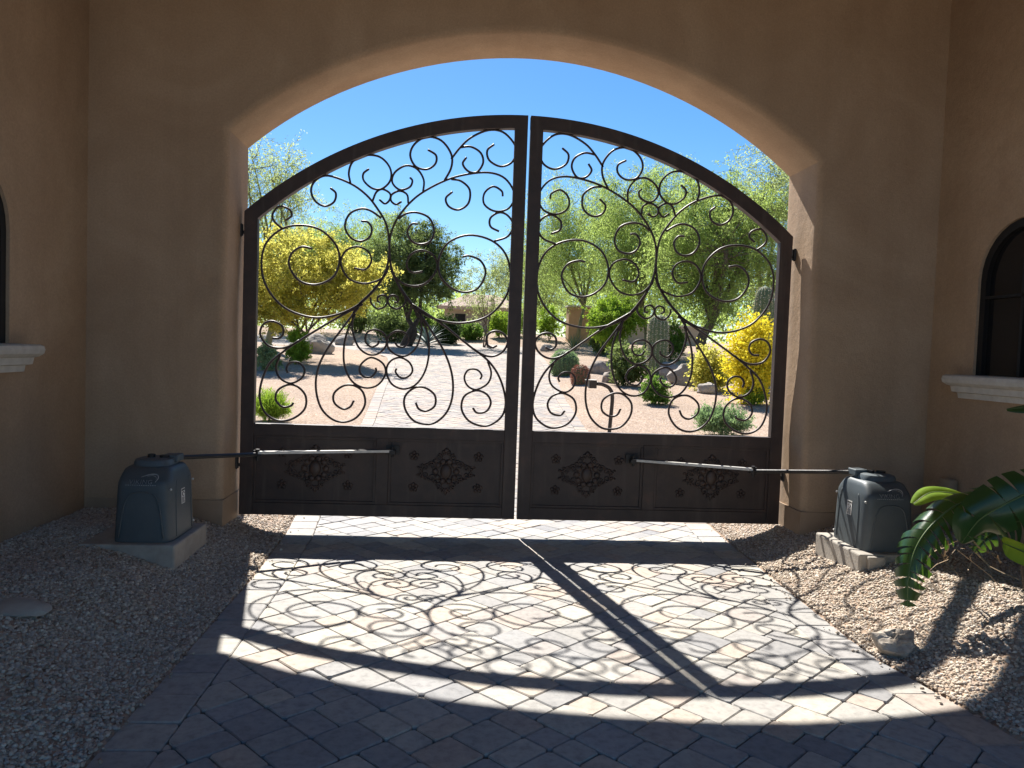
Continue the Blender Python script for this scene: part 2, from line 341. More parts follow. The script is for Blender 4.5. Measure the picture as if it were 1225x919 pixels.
    def build(s, name, mat, parent=None, org=None, smooth=False, fix=True):
        o3 = ORG[parent.name] if parent is not None else np.array(org if org is not None else (0, 0, 0), float)
        me = bpy.data.meshes.new(name); me.from_pydata([(x-o3[0], y-o3[1], z-o3[2]) for x, y, z in s.v], [], s.f)
        if fix:
            bm = bmesh.new(); bm.from_mesh(me); bmesh.ops.recalc_face_normals(bm, faces=bm.faces[:]); bm.to_mesh(me); bm.free()
        if smooth:
            for p in me.polygons: p.use_smooth = True
            if smooth != True: me.set_sharp_from_angle(angle=math.radians(smooth))
        me.update(); return link(name, me, mat, parent, org)
def catmull(P, n=6):
    P = [np.array(p, float) for p in P]; P = [2*P[0]-P[1]]+P+[2*P[-1]-P[-2]]; out_ = []
    for i in range(1, len(P)-2):
        p0, p1, p2, p3 = P[i-1:i+3]
        for k in range(n):
            t = k/n; out_.append(0.5*((2*p1)+(-p0+p2)*t+(2*p0-5*p1+4*p2-p3)*t*t+(-p0+3*p1-3*p2+p3)*t**3))
    return out_+[P[-2]]

# ------------------------------------------------------------------ ground sheet
def axis(lo, hi, d, far, g=1.22):
    a = list(np.arange(lo, hi+1e-6, d)); s = d
    L = []; x = lo
    while x > -far: s *= g; x -= s; L.append(x)
    s = d; x = hi; R = []
    while x < far: s *= g; x += s; R.append(x)
    return np.array(L[::-1]+a+R)
gx = axis(-3.4, 4.4, 0.05, 600); gy = axis(1.5, 9.0, 0.06, 700, 1.06)
GX, GY = np.meshgrid(gx, gy); GZ = terrain(GX, GY)
V = np.stack([GX, GY, GZ], -1).reshape(-1, 3); nx = len(gx)
ii, jj = np.meshgrid(np.arange(len(gy)-1), np.arange(nx-1), indexing='ij'); a = (ii*nx+jj).ravel()
tag(link('ground', np_mesh('ground', V, np.stack([a, a+1, a+1+nx, a+nx], 1), True), M['ground']), kind='structure')

# ------------------------------------------------------------------ driveway
ys = np.concatenate([np.arange(-12, 30, 0.5), np.arange(30, 41.9, 0.15)])
Vd = []; Fd = []; nxd = 5
for y in ys:
    for k in range(nxd):
        x = xl(y)+(xr(y)-xl(y))*k/(nxd-1); Vd.append((x, y, base_z(y)-0.014))
for i in range(len(ys)-1):
    for k in range(nxd-1):
        q = i*nxd+k; Fd.append((q, q+1, q+1+nxd, q+nxd))
dme = np_mesh('driveway', Vd, Fd); dme.materials.append(M['joint']); dme.materials.append(M['farpave'])
for p in dme.polygons:
    if p.center.y > 29.5: p.material_index = 1
drive = tag(link('driveway', dme, None), kind='structure')

def clip(poly, px, py, nx_, ny_):                      # keep side with (p-P).n >= 0
    o = []
    for i in range(len(poly)):
        a, b = poly[i], poly[(i+1) % len(poly)]
        da = (a[0]-px)*nx_+(a[1]-py)*ny_; db = (b[0]-px)*nx_+(b[1]-py)*ny_
        if da >= 0: o.append(a)
        if da*db < 0: t = da/(da-db); o.append((a[0]+(b[0]-a[0])*t, a[1]+(b[1]-a[1])*t))
    return o
def area(p): return 0.5*abs(sum(p[i][0]*p[(i+1) % len(p)][1]-p[(i+1) % len(p)][0]*p[i][1] for i in range(len(p))))
def shrink(poly, d):
    c = (sum(p[0] for p in poly)/len(poly), sum(p[1] for p in poly)/len(poly)); out_ = list(poly)
    src = list(poly)
    for i in range(len(src)):
        a, b = src[i], src[(i+1) % len(src)]; ex, ey = b[0]-a[0], b[1]-a[1]; L = math.hypot(ex, ey)
        if L < 1e-6: continue
        nx_, ny_ = -ey/L, ex/L
        if (c[0]-a[0])*nx_+(c[1]-a[1])*ny_ < 0: nx_, ny_ = -nx_, -ny_
        out_ = clip(out_, a[0]+nx_*d, a[1]+ny_*d, nx_, ny_)
        if len(out_) < 3: return []
    return out_
def chamfer(poly, c):
    o = []
    for i in range(len(poly)):
        p0, p, p1 = poly[i-1], poly[i], poly[(i+1) % len(poly)]
        for q in (p0, p1):
            L = math.hypot(q[0]-p[0], q[1]-p[1]); t = min(c*random.uniform(0.6, 1.5), 0.35*L)/max(L, 1e-6); o.append((p[0]+(q[0]-p[0])*t, p[1]+(q[1]-p[1])*t))
    return o
U = 0.070; BW = 0.225
pieces = []
ang = math.radians(42); ca, sa = math.cos(ang), math.sin(ang)
def g2w(i, j): X, Y = i*U, j*U; return (0.5+X*ca-Y*sa, -2+X*sa+Y*ca)
def add_piece(i, j, sx, sy):
    w = g2w(i+sx/2, j+sy/2)
    if 1.5 < w[1] < 30.2 and xl(w[1])-0.3 < w[0] < xr(w[1])+0.3:
        pieces.append([g2w(i, j), g2w(i+sx, j), g2w(i+sx, j+sy), g2w(i, j+sy)])
# interlocking modular pattern: 5x5 blocks cut into 6 and 9 inch pieces, 3x3 squares between them
for m_ in range(-80, 125):
    for n_ in range(-100, 125):
        i0, j0 = 5*m_-3*n_, 3*m_+5*n_
        w = g2w(i0, j0)
        if not (1.0 < w[1] < 31 and xl(w[1])-0.8 < w[0] < xr(w[1])+0.8): continue
        a_ = random.choice((2, 3)); tr_ = random.random() < 0.5; u0 = 0
        for hgt in (a_, 5-a_):
            c_ = random.choice((2, 3)); v0 = 0
            for wid in (c_, 5-c_):
                if tr_: add_piece(i0+u0, j0+v0, hgt, wid)
                else: add_piece(i0+v0, j0+u0, wid, hgt)
                v0 += wid
            u0 += hgt
        add_piece(i0+5, j0, 3, 3)
polys = []
for p in pieces:
    yc = sum(q[1] for q in p)/4; e = 0.2
    sl = (xl(yc+e)-xl(yc-e))/(2*e); sr = (xr(yc+e)-xr(yc-e))/(2*e)
    p = clip(p, xl(yc)+BW, yc, 1, -sl)
    if len(p) > 2: p = clip(p, xr(yc)-BW, yc, -1, sr)
    if len(p) > 2 and area(p) > 0.0012: polys.append(p)
for fn, sgn in ((xl, 1), (xr, -1)):
    y = 1.6
    while y < 30.0:
        h = random.uniform(0.20, 0.27); a, b = fn(y), fn(y+h)
        polys.append([(a, y), (a+sgn*BW, y), (b+sgn*BW, y+h), (b, y+h)]); y += h
def paver_geo(poly):
    p = shrink(poly, 0.0024)
    if len(p) < 3 or area(p) < 0.0006: return None
    p = chamfer(p, 0.012); p2 = shrink(p, 0.006)
    n = len(p)
    cx_, cy_ = sum(q[0] for q in p)/n, sum(q[1] for q in p)/n
    p2 = [(q[0]+(cx_-q[0])*0.05, q[1]+(cy_-q[1])*0.05) for q in p]
    dz = random.gauss(0, 0.0016); tx, ty = random.gauss(0, 0.008), random.gauss(0, 0.008)
    zf = lambda q, d: base_z(q[1])+d+dz+tx*(q[0]-cx_)+ty*(q[1]-cy_)
    V = [(q[0], q[1], base_z(q[1])-0.04) for q in p]+[(q[0], q[1], zf(q, -0.005)) for q in p]+[(q[0], q[1], zf(q, 0)) for q in p2]
    Fs = [(i, (i+1) % n, (i+1) % n+n, i+n) for i in range(n)]+[(i+n, (i+1) % n+n, (i+1) % n+2*n, i+2*n) for i in range(n)]+[tuple(range(2*n, 3*n))]
    sg = sum(p[i][0]*p[(i+1) % n][1]-p[(i+1) % n][0]*p[i][1] for i in range(n))
    if sg < 0: Fs = [f[::-1] for f in Fs]
    return V, Fs, (cx_, cy_)
cand = []
for p in polys:
    g = paver_geo(p)
    if g is None: continue
    c = g[2]; px, py, dep = project((c[0], c[1], base_z(c[1])))
    score = area(p)*(EYE-base_z(c[1]))/dep**3 if (dep > 0.5 and -15 < px < 1240 and py < 935 and c[1] < 6.6) else -1
    cand.append((score, g, random.random()))
cand.sort(key=lambda t: -t[0])
def with_tone(me, tones):
    at = me.attributes.new('tone', 'FLOAT', 'POINT'); at.data.foreach_set('value', tones)
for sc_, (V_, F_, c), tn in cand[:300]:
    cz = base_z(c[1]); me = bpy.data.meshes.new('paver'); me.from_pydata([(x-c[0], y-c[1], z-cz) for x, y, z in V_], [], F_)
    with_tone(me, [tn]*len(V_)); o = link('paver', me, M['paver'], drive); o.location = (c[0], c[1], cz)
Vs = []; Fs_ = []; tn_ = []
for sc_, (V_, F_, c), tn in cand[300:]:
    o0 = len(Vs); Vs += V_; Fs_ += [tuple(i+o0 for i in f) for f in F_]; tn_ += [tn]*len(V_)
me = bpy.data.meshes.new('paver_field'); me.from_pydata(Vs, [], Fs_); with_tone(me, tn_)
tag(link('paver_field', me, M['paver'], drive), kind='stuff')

# ------------------------------------------------------------------ gatehouse
YN, YF = 5.97, 6.57                                    # near and far face of the arch wall
GC = 0.53                                              # gate centre line
XW0, XW1 = -2.765, 3.825                               # inner faces of the side walls
HALF, SPR, APX = 2.285, 3.12, 3.98
RA = (HALF**2+(APX-SPR)**2)/(2*(APX-SPR)); ZC = APX-RA
CEIL, TOP, YB = 4.85, 5.5, 0.4
house = empty('gatehouse', (GC, YN, 0), 'tan stucco gatehouse with a wide arched opening spanning the paver driveway', 'building')
def opening(off, n=40):                                # outline offset outwards by off: (x, z) up the left jamb, over, down
    h = HALF+off; r = RA+off; a = math.asin(min(1, h/r)); L = []
    zs = ZC+r*math.cos(a)
    zl = np.linspace(-0.1, zs, 14)
    wob = lambda z, s: 0.006*math.sin(2.3*z+s)+0.004*math.sin(5.1*z+2*s)
    for z in zl[:-1]: L.append((GC-h+wob(z, 1), z))
    for k in range(n+1):
        t = -a+2*a*k/n; L.append((GC+r*math.sin(t), ZC+r*math.cos(t)+0.004*math.sin(9*t+1)))
    for z in zl[::-1][1:]: L.append((GC+h+wob(z, 3), z))
    return L
def ring_to_rect(mb, off, y, x0, x1, ztop):
    I = opening(off); O = []
    n = len(I); zs = I[13][1]
    for k, (x, z) in enumerate(I):
        if k < 13: O.append((x0, z))
        elif k > n-14: O.append((x1, z))
        else:
            t = (k-13)/(n-27); per = (ztop-zs)*2+(x1-x0); s_ = t*per
            if s_ < ztop-zs: O.append((x0, zs+s_))
            elif s_ < ztop-zs+x1-x0: O.append((x0+s_-(ztop-zs), ztop))
            else: O.append((x1, ztop-(s_-(ztop-zs)-(x1-x0))))
    mb.rows([[(x, y, z) for x, z in I], [(x, y, z) for x, z in O]], closed=False)
arch = MB(); RB = 0.055
R = []
for k in range(7):
    t = math.pi/2*k/6; R.append([(x, YN+RB*(1-math.cos(t)), z) for x, z in opening(RB*(1-math.sin(t)))])
for k in range(1, 5): R.append([(x, YN+RB+(YF-YN-2*RB)*k/5, z) for x, z in opening(0)])
for k in range(7):
    t = math.pi/2*k/6; R.append([(x, YF-RB*(1-math.sin(t)), z) for x, z in opening(RB*(1-math.cos(t)))])
arch.rows(R, closed=False)
ring_to_rect(arch, RB, YN, XW0-0.003, XW1+0.003, TOP); ring_to_rect(arch, RB, YF, XW0-1.6, XW1+1.6, TOP)
aw = arch.build('arch_wall', M['stucco'], house, smooth=40, fix=False)
bmx = bmesh.new(); bmx.from_mesh(aw.data); bmesh.ops.remove_doubles(bmx, verts=bmx.verts[:], dist=0.0008); bmesh.ops.recalc_face_normals(bmx, faces=bmx.faces[:]); bmx.to_mesh(aw.data); bmx.free()
# plinths at the two jambs (bare concrete stem below the stucco)
for s in (-1, 1):
    xj = GC+s*(HALF-0.012); xo = XW0+0.02 if s < 0 else XW1-0.02
    MB().box((min(xj, xo), YN-0.012, -0.15), (max(xj, xo), YF+0.012, 0.325)).build('plinth', M['plinth'], house)
# side walls with an arched window each
def side_wall(X, sgn, wc, hw=0.43, z0=1.42, zs=2.18, rise=0.40):
    n = 16; I = [(wc-hw, z0), (wc-hw, zs)]
    for k in range(1, n): t = math.pi*(1-k/n); I.append((wc+hw*math.cos(t), zs+rise*math.sin(t)))
    I += [(wc+hw, zs), (wc+hw, z0)]
    y0, y1 = YB, YN
    mb = MB()
    def q(a, b, c, d): mb.add([(X, *a), (X, *b), (X, *c), (X, *d)], [(0, 1, 2, 3)])
    q((y0, -0.2), (wc-hw, -0.2), (wc-hw, TOP), (y0, TOP)); q((wc+hw, -0.2), (y1, -0.2), (y1, TOP), (wc+hw, TOP))
    q((wc-hw, -0.2), (wc+hw, -0.2), (wc+hw, z0), (wc-hw, z0))
    for k in range(1, len(I)-2): (a, za), (b, zb) = I[k], I[k+1]; q((a, za), (b, zb), (b, TOP), (a, TOP))
    XI = X+sgn*0.10
    mb.rows([[(X, y, z) for y, z in I], [(XI, y, z) for y, z in I]], closed=True)
    XO = X+sgn*0.55
    mb.add([(X, y0, -0.2), (X, y0, TOP), (XO, y0, TOP), (XO, y0, -0.2)], [(0, 1, 2, 3)])
    mb.add([(XO, y0, -0.2), (XO, y0, TOP), (XO, YF, TOP), (XO, YF, -0.2)], [(0, 1, 2, 3)])
    mb.build('side_wall', M['stucco'], house)
    # window: frame, muntins, pane
    xf = X+sgn*0.022
    outer = I; inner = [(wc+(y-wc)*(hw-0.055)/hw, z0+0.05+(z-z0)*(zs+rise-z0-0.105)/(zs+rise-z0)) for y, z in I]
    fr = MB(); A = outer; B = inner; n_ = len(A)
    for x in (xf, xf+sgn*0.05):
        fr.add([(x, y, z) for y, z in A]+[(x, y, z) for y, z in B], [(i, (i+1) % n_, (i+1) % n_+n_, i+n_) for i in range(n_)])
    fr.add([(xf, y, z) for y, z in B]+[(xf+sgn*0.05, y, z) for y, z in B], [(i, (i+1) % n_, (i+1) % n_+n_, i+n_) for i in range(n_)])
    win = fr.build('window', M['frame'], house)
    zt = zs+rise-0.055
    MB().box((xf+min(0, sgn*0.03), wc-0.014, z0+0.05), (xf+max(0, sgn*0.03), wc+0.014, zt)).build('muntin', M['frame'], win)
    for zz in (2.05,):
        MB().box((xf+min(0, sgn*0.028), wc-hw+0.05, zz-0.010), (xf+max(0, sgn*0.028), wc+hw-0.05, zz+0.010)).build('muntin', M['frame'], win)
    xg = xf+sgn*0.035
    MB().add([(xg, y, z) for y, z in inner], [tuple(range(n_))]).build('pane', M['glass'], win)
    xb = X+sgn*0.10
    MB().add([(xb, y, z) for y, z in outer], [tuple(range(n_))]).build('blind', M['frame'], win)
    # moulded cast stone sill
    prof = [(0.0, 1.305), (0.045, 1.305), (0.05, 1.345), (0.078, 1.352), (0.085, 1.395), (0.105, 1.402), (0.125, 1.42), (0.13, 1.445), (0.125, 1.468), (0.11, 1.478), (-0.08, 1.482), (-0.08, 1.305)]
    ya, yb = wc-hw-0.17, wc+hw+0.17
    R = []
    for y, e in ((ya, 1), (yb, -1)):
        R.append([(X-sgn*d, y+e*(0.13-max(d, 0)), z) for d, z in prof])
    MB().rows(R, closed=True, cap0=True, cap1=True).build('window_sill', M['sill'], house)
side_wall(XW0, -1, 4.55); side_wall(XW1, 1, 5.02)
MB().box((XW0-0.5, YB-0.02, CEIL), (XW1+0.5, YN-0.004, CEIL+0.2)).build('ceiling', M['ceiling'], house)
MB().box((XW0-1.9, YB-0.4, TOP+0.004), (XW1+1.9, YF+0.35, TOP+0.14)).add(
    [(XW0-1.9, YB-0.4, TOP+0.15), (XW1+1.9, YB-0.4, TOP+0.15), (XW1+1.9, YF+0.35, TOP+0.15), (XW0-1.9, YF+0.35, TOP+0.15), (XW0-1.9, 2.7, TOP+1.0), (XW1+1.9, 2.7, TOP+1.0)],
    [(0, 1, 5, 4), (2, 3, 4, 5), (0, 4, 3), (1, 2, 5)]).build('roof', M['roof'], house)

# ------------------------------------------------------------------ gate leaves
GD = 6.34                                              # plane of the gate
HB = 0.144                                             # bottom edge above the pavers
def c1(x, y): p = on_y(290+x/3.4029, 130+y/3.4037, GD); return (p[0], p[2])
def c4(x, y): p = on_y(310+x/3.9516, 340+y/3.95, GD); return (p[0], p[2])
UP = [
 [(358,323),(380,345),(372,380),(335,397),(295,375),(279,330),(300,290),(350,273),(440,305),(505,352),(550,408),(585,470),(597,540),(595,610),(578,675),(530,742),(470,802),(443,850)],
 [(1060,357),(1055,335),(1020,317),(985,345),(985,390),(1030,418),(1085,405),(1108,350),(1070,285),(1000,260),(900,270),(820,295),(735,340),(680,385),(632,445),(606,505),(599,560),(603,630),(628,705),(665,770),(715,830)],
 [(565,445),(520,415),(480,408),(435,430),(417,480),(440,525),(480,540),(515,525),(527,490),(510,462),(483,458)],
 [(635,450),(665,428),(710,423),(760,445),(780,495),(765,540),(720,553),(685,535),(672,500),(690,470),(715,470)],
 [(596,640),(575,685),(530,707),(485,712),(430,690),(400,630),(420,580),(465,562),(510,580),(525,620),(500,655),(455,650)],
 [(600,610),(610,665),(650,710),(705,723),(755,705),(792,650),(780,600),(730,577),(685,595),(668,635),(690,667),(735,663)],
 [(590,660),(540,735),(470,800),(380,840),(280,850),(170,810),(100,730),(77,640),(95,550),(160,490),(240,475),(320,495),(380,555),(395,620),(370,685),(300,717),(230,700),(190,640),(200,590),(240,563),(282,570)],
 [(165,490),(130,460),(122,430),(150,398),(190,410),(200,435),(175,455)],
 [(605,660),(650,740),(715,820),(800,862),(900,873),(1000,845),(1070,770),(1092,680),(1070,590),(1010,535),(920,515),(840,545),(800,610),(805,680),(850,730),(905,748),(960,730),(990,670),(970,620),(925,600),(897,603)],
 [(1025,540),(1080,520),(1103,475),(1080,435),(1045,423),(1010,445),(1010,480),(1045,500)],
 [(440,305),(433,260),(450,215),(500,190),(560,197),(600,240),(603,290),(570,325),(530,325),(495,295),(492,265),(515,245)],
 [(735,342),(738,290),(710,245),(665,232),(620,260),(610,300),(640,330),(680,320),(692,295),(682,280)],
 [(530,375),(545,340),(570,328),(600,345),(600,370),(580,387),(557,370)],
 [(675,385),(670,350),(640,335),(608,350),(605,375),(625,390),(648,378)],
 [(820,297),(850,240),(850,185),(810,130),(750,115),(700,145),(683,190),(705,235),(750,247),(785,225),(788,190),(755,167)],
 [(850,205),(885,160),(930,118),(1000,88),(1060,95),(1105,140),(1115,180),(1095,220),(1050,235),(1005,210),(997,170),(1025,145)],
 [(885,158),(930,155),(970,180),(980,220),(955,258),(920,255),(897,225),(912,198)],
 [(850,287),(890,295),(925,330),(920,385),(880,412),(840,398),(828,365),(855,338)],
]
LOW = [
 [(490,95),(360,165),(250,230),(150,290),(90,302),(35,285),(5,235),(20,190),(60,175),(105,195),(115,230),(95,255),(62,255)],
 [(190,265),(120,315),(50,375),(12,460),(3,540),(30,610),(90,645),(160,635),(215,590),(220,530),(185,487),(140,475),(90,500),(78,545),(110,580),(150,575),(162,560)],
 [(100,335),(80,395),(100,445),(150,468),(200,445),(215,405),(190,372),(150,370),(130,395),(135,420)],
 [(470,110),(400,200),(320,310),(278,400),(268,490),(290,580),(340,635),(400,652),(460,630),(500,570),(490,510),(450,480),(400,480),(355,515),(355,560),(395,590),(430,580),(448,550)],
 [(455,140),(415,230),(400,310),(405,390),(440,460),(500,490),(560,477),(597,425),(585,375),(530,347),(485,375),(475,410),(495,437),(530,438),(553,412),(550,395)],
 [(445,150),(440,210),(465,290),(510,330),(560,330),(600,290),(595,240),(550,215),(510,230),(503,270),(530,297),(560,285),(565,268)],
 [(527,62),(530,90),(560,117),(595,105),(607,75),(590,52),(563,60),(560,80),(575,87)],
 [(690,58),(690,90),(655,117),(620,105),(607,75),(625,53),(653,60),(655,85),(638,85)],
 [(715,90),(860,185),(960,265),(1040,325),(1100,342),(1150,320),(1175,275),(1155,235),(1115,222),(1080,240),(1075,280),(1100,300),(1125,290)],
 [(1010,302),(1090,370),(1140,450),(1165,550),(1150,620),(1100,662),(1050,670),(990,645),(957,590),(970,530),(1025,503),(1075,520),(1095,560),(1075,600),(1030,608),(1010,585)],
 [(1080,365),(1097,420),(1080,470),(1025,498),(985,480),(970,440),(990,405),(1030,405),(1052,430),(1045,450)],
 [(735,100),(800,200),(870,310),(910,420),(915,520),(890,600),(840,650),(790,662),(730,645),(690,590),(690,530),(735,490),(785,490),(830,525),(830,575),(790,600),(755,590),(740,560)],
 [(755,130),(795,230),(803,320),(785,410),(740,475),(680,495),(625,470),(602,410),(620,365),(665,347),(710,370),(725,410),(700,440),(665,440),(645,415),(650,398)],
 [(762,145),(768,220),(745,295),(700,337),(650,335),(610,300),(610,250),(650,222),(695,235),(705,270),(685,297),(655,293),(642,275)],
]
ARC_O = [c1(*q) for q in ((25,425),(90,362),(150,310),(300,205),(500,125),(700,75),(900,45),(1050,36),(1168,38))]
ARC_I = [c1(*q) for q in ((72,450),(130,400),(200,345),(340,265),(500,190),(700,130),(900,97),(1050,86),(1122,83))]
GAP = 0.011
LX0, LX1 = GC-2.248, GC-GAP                            # outer edges of the left leaf
# clean arc: circle through hinge top and centre top
def arc_fit(pts):
    A = np.array([[2*z, 1] for x, z in pts]); b = np.array([(x-GC)**2*-1 - z*z for x, z in pts])
    k, c = np.linalg.lstsq(A, -b, rcond=None)[0]; return k, math.sqrt(c+k*k)
ko, ro = arc_fit(ARC_O); ki, ri = arc_fit(ARC_I)
zo = lambda x: ko+math.sqrt(max(ro*ro-(x-GC)**2, 0)); zi = lambda x: ki+math.sqrt(max(ri*ri-(x-GC)**2, 0))
FW = 0.105; FY0, FY1 = GD-0.032, GD+0.032
Z_RAIL0, Z_RAIL1 = 0.79, 0.885
def gate_leaf(mir, label):
    mx_ = (lambda x: 2*GC-x) if mir else (lambda x: x)
    hinge = mx_(LX0)
    root = empty('gate_leaf', (hinge, GD, 0), label, 'gate', 'iron driveway gate leaves')
    def P(A): return [(mx_(x), z) for x, z in A]
    def rect(mb, x0, z0, x1, z1, y0, y1):
        a, b = sorted((mx_(x0), mx_(x1))); mb.box((a, y0, z0), (b, y1, z1), 0.003)
    mb = MB()
    rect(mb, LX0, HB, LX0+FW, zo(LX0)-0.012, FY0, FY1); mb.build('frame_stile', M['gate'], root)
    mb = MB(); rect(mb, LX1-FW, HB, LX1, zo(LX1)-0.003, FY0, FY1); mb.build('frame_stile', M['gate'], root)
    xs = np.linspace(LX0, LX1, 33)
    MB().strip_y(P([(x, zo(x)) for x in xs]), P([(x, min(zi(x), zo(x)-0.09)) for x in xs]), FY0-0.002, FY1+0.002).build('frame_arch', M['gate'], root)
    mb = MB(); rect(mb, LX0+FW, Z_RAIL0, LX1-FW, Z_RAIL1, FY0+0.002, FY1-0.002); mb.build('middle_rail', M['gate'], root)
    mb = MB(); rect(mb, LX0+FW, HB, LX1-FW, HB+0.10, FY0+0.002, FY1-0.002); mb.build('bottom_rail', M['gate'], root)
    xm = (LX0+LX1)/2+0.02
    mb = MB(); rect(mb, xm-0.05, HB+0.10, xm+0.05, Z_RAIL0, FY0+0.003, FY1-0.003); mb.build('middle_stile', M['gate'], root)
    for (a, b) in ((LX0+FW, xm-0.05), (xm+0.05, LX1-FW)):
        mb = MB(); rect(mb, a-0.004, HB+0.096, b+0.004, Z_RAIL0+0.004, GD-0.008, GD+0.008); pan = mb.build('panel', M['gate'], root)
        z0, z1 = HB+0.10, Z_RAIL0; t = 0.022; mb = MB()
        for (p, q, r, s_) in ((a, z0, b, z0+t), (a, z1-t, b, z1), (a, z0+t, a+t, z1-t), (b-t, z0+t, b, z1-t)):
            rect(mb, p, q, r, s_, GD-0.022, GD-0.008)
        mb.build('moulding', M['gate'], pan)
        medallion(pan, mx_((a+b)/2), (z0+z1)/2+0.01, GD-0.008)
        for dx in (-0.265, 0.265):
            for dz in (-0.125, 0.135): rosette(pan, mx_((a+b)/2)+dx, (z0+z1)/2+dz, GD-0.008)
    for conv, L in ((c1, UP), (c4, LOW)):
        for pts in L:
            C = catmull([conv(*q) for q in pts], 5)
            rr = [0.0092]*len(C); MB().tube([(mx_(c[0]), GD+0.004*(L is UP), c[1]) for c in C], rr, 6).build('scroll', M['gate'], root, smooth=True)
    s = -1 if not mir else 1
    for z in (0.56, 2.43):
        hx = hinge+s*0.035; jx = GC+s*(HALF+0.02)
        mb = MB().tube([(hx, GD-0.005, z-0.045), (hx, GD-0.005, z+0.045)], 0.022, 10)
        mb.tube([(hx, GD-0.005, z-0.052), (hx, GD-0.005, z+0.052)], 0.011, 8)
        mb.box((min(hinge-s*0.01, hx), GD-0.012, z-0.03), (max(hinge-s*0.01, hx), GD+0.004, z-0.004))
        mb.box((min(jx, hx), GD-0.018, z+0.004), (max(jx, hx), GD+0.006, z+0.03)); mb.build('hinge', M['iron'], root, smooth=40)
    return root
def medallion(parent, cx, cz, y):
    mb = MB(); rd = random.Random(5)
    mb.blob((cx, y-0.004, cz), (0.048, 0.022, 0.062), 12, 8)
    for k in range(10):
        a = 2*math.pi*k/10; mb.blob((cx+0.075*math.cos(a)*1.15, y-0.003, cz+0.085*math.sin(a)), (0.028, 0.014, 0.026), 8, 5)
    for sx in (-1, 1):
        for sz in (-1, 1):
            for (x0, z0, r, turns, st) in ((0.115, 0.05, 0.034, 1.4, 0.2), (0.06, 0.115, 0.030, 1.3, 1.4), (0.17, 0.028, 0.026, 1.2, -0.4), (0.025, 0.15, 0.018, 1.1, 1.0), (0.205, 0.012, 0.016, 1.1, 0.5)):
                pts = []
                for i in range(13):
                    t = i/12; a = st+turns*2*math.pi*t; q = r*(1-0.75*t)
                    pts.append((cx+sx*(x0+q*math.cos(a)), y-0.006-0.006*t, cz+sz*(z0+q*math.sin(a))))
                mb.tube(pts, [0.0085-0.004*i/12 for i in range(13)], 5)
            for i in range(5):
                x0 = 0.09+0.035*i; z0 = 0.085*(1-i/6)+rd.uniform(-.01, .01)
                mb.blob((cx+sx*x0, y-0.002, cz+sz*z0), (0.022-0.002*i, 0.010, 0.012), 7, 4)
    mb.blob((cx, y-0.003, cz-0.165), (0.014, 0.010, 0.032), 7, 5); mb.blob((cx, y-0.003, cz+0.175), (0.022, 0.012, 0.022), 8, 5)
    mb.build('medallion', M['gate'], parent, smooth=True)
def rosette(parent, cx, cz, y):
    mb = MB(); mb.blob((cx, y-0.006, cz), (0.013, 0.010, 0.013), 8, 5)
    for k in range(5):
        a = 2*math.pi*k/5+0.3; mb.blob((cx+0.026*math.cos(a), y-0.002, cz+0.026*math.sin(a)), (0.017, 0.009, 0.017), 7, 5)
    mb.build('rosette', M['gate'], parent, smooth=True)
gate_leaf(False, 'dark bronze iron scroll gate leaf hinged beside the bluish operator at deep gravel bed')
gate_leaf(True, 'dark bronze iron scroll gate leaf hinged on the side of the torn-leaf plant')

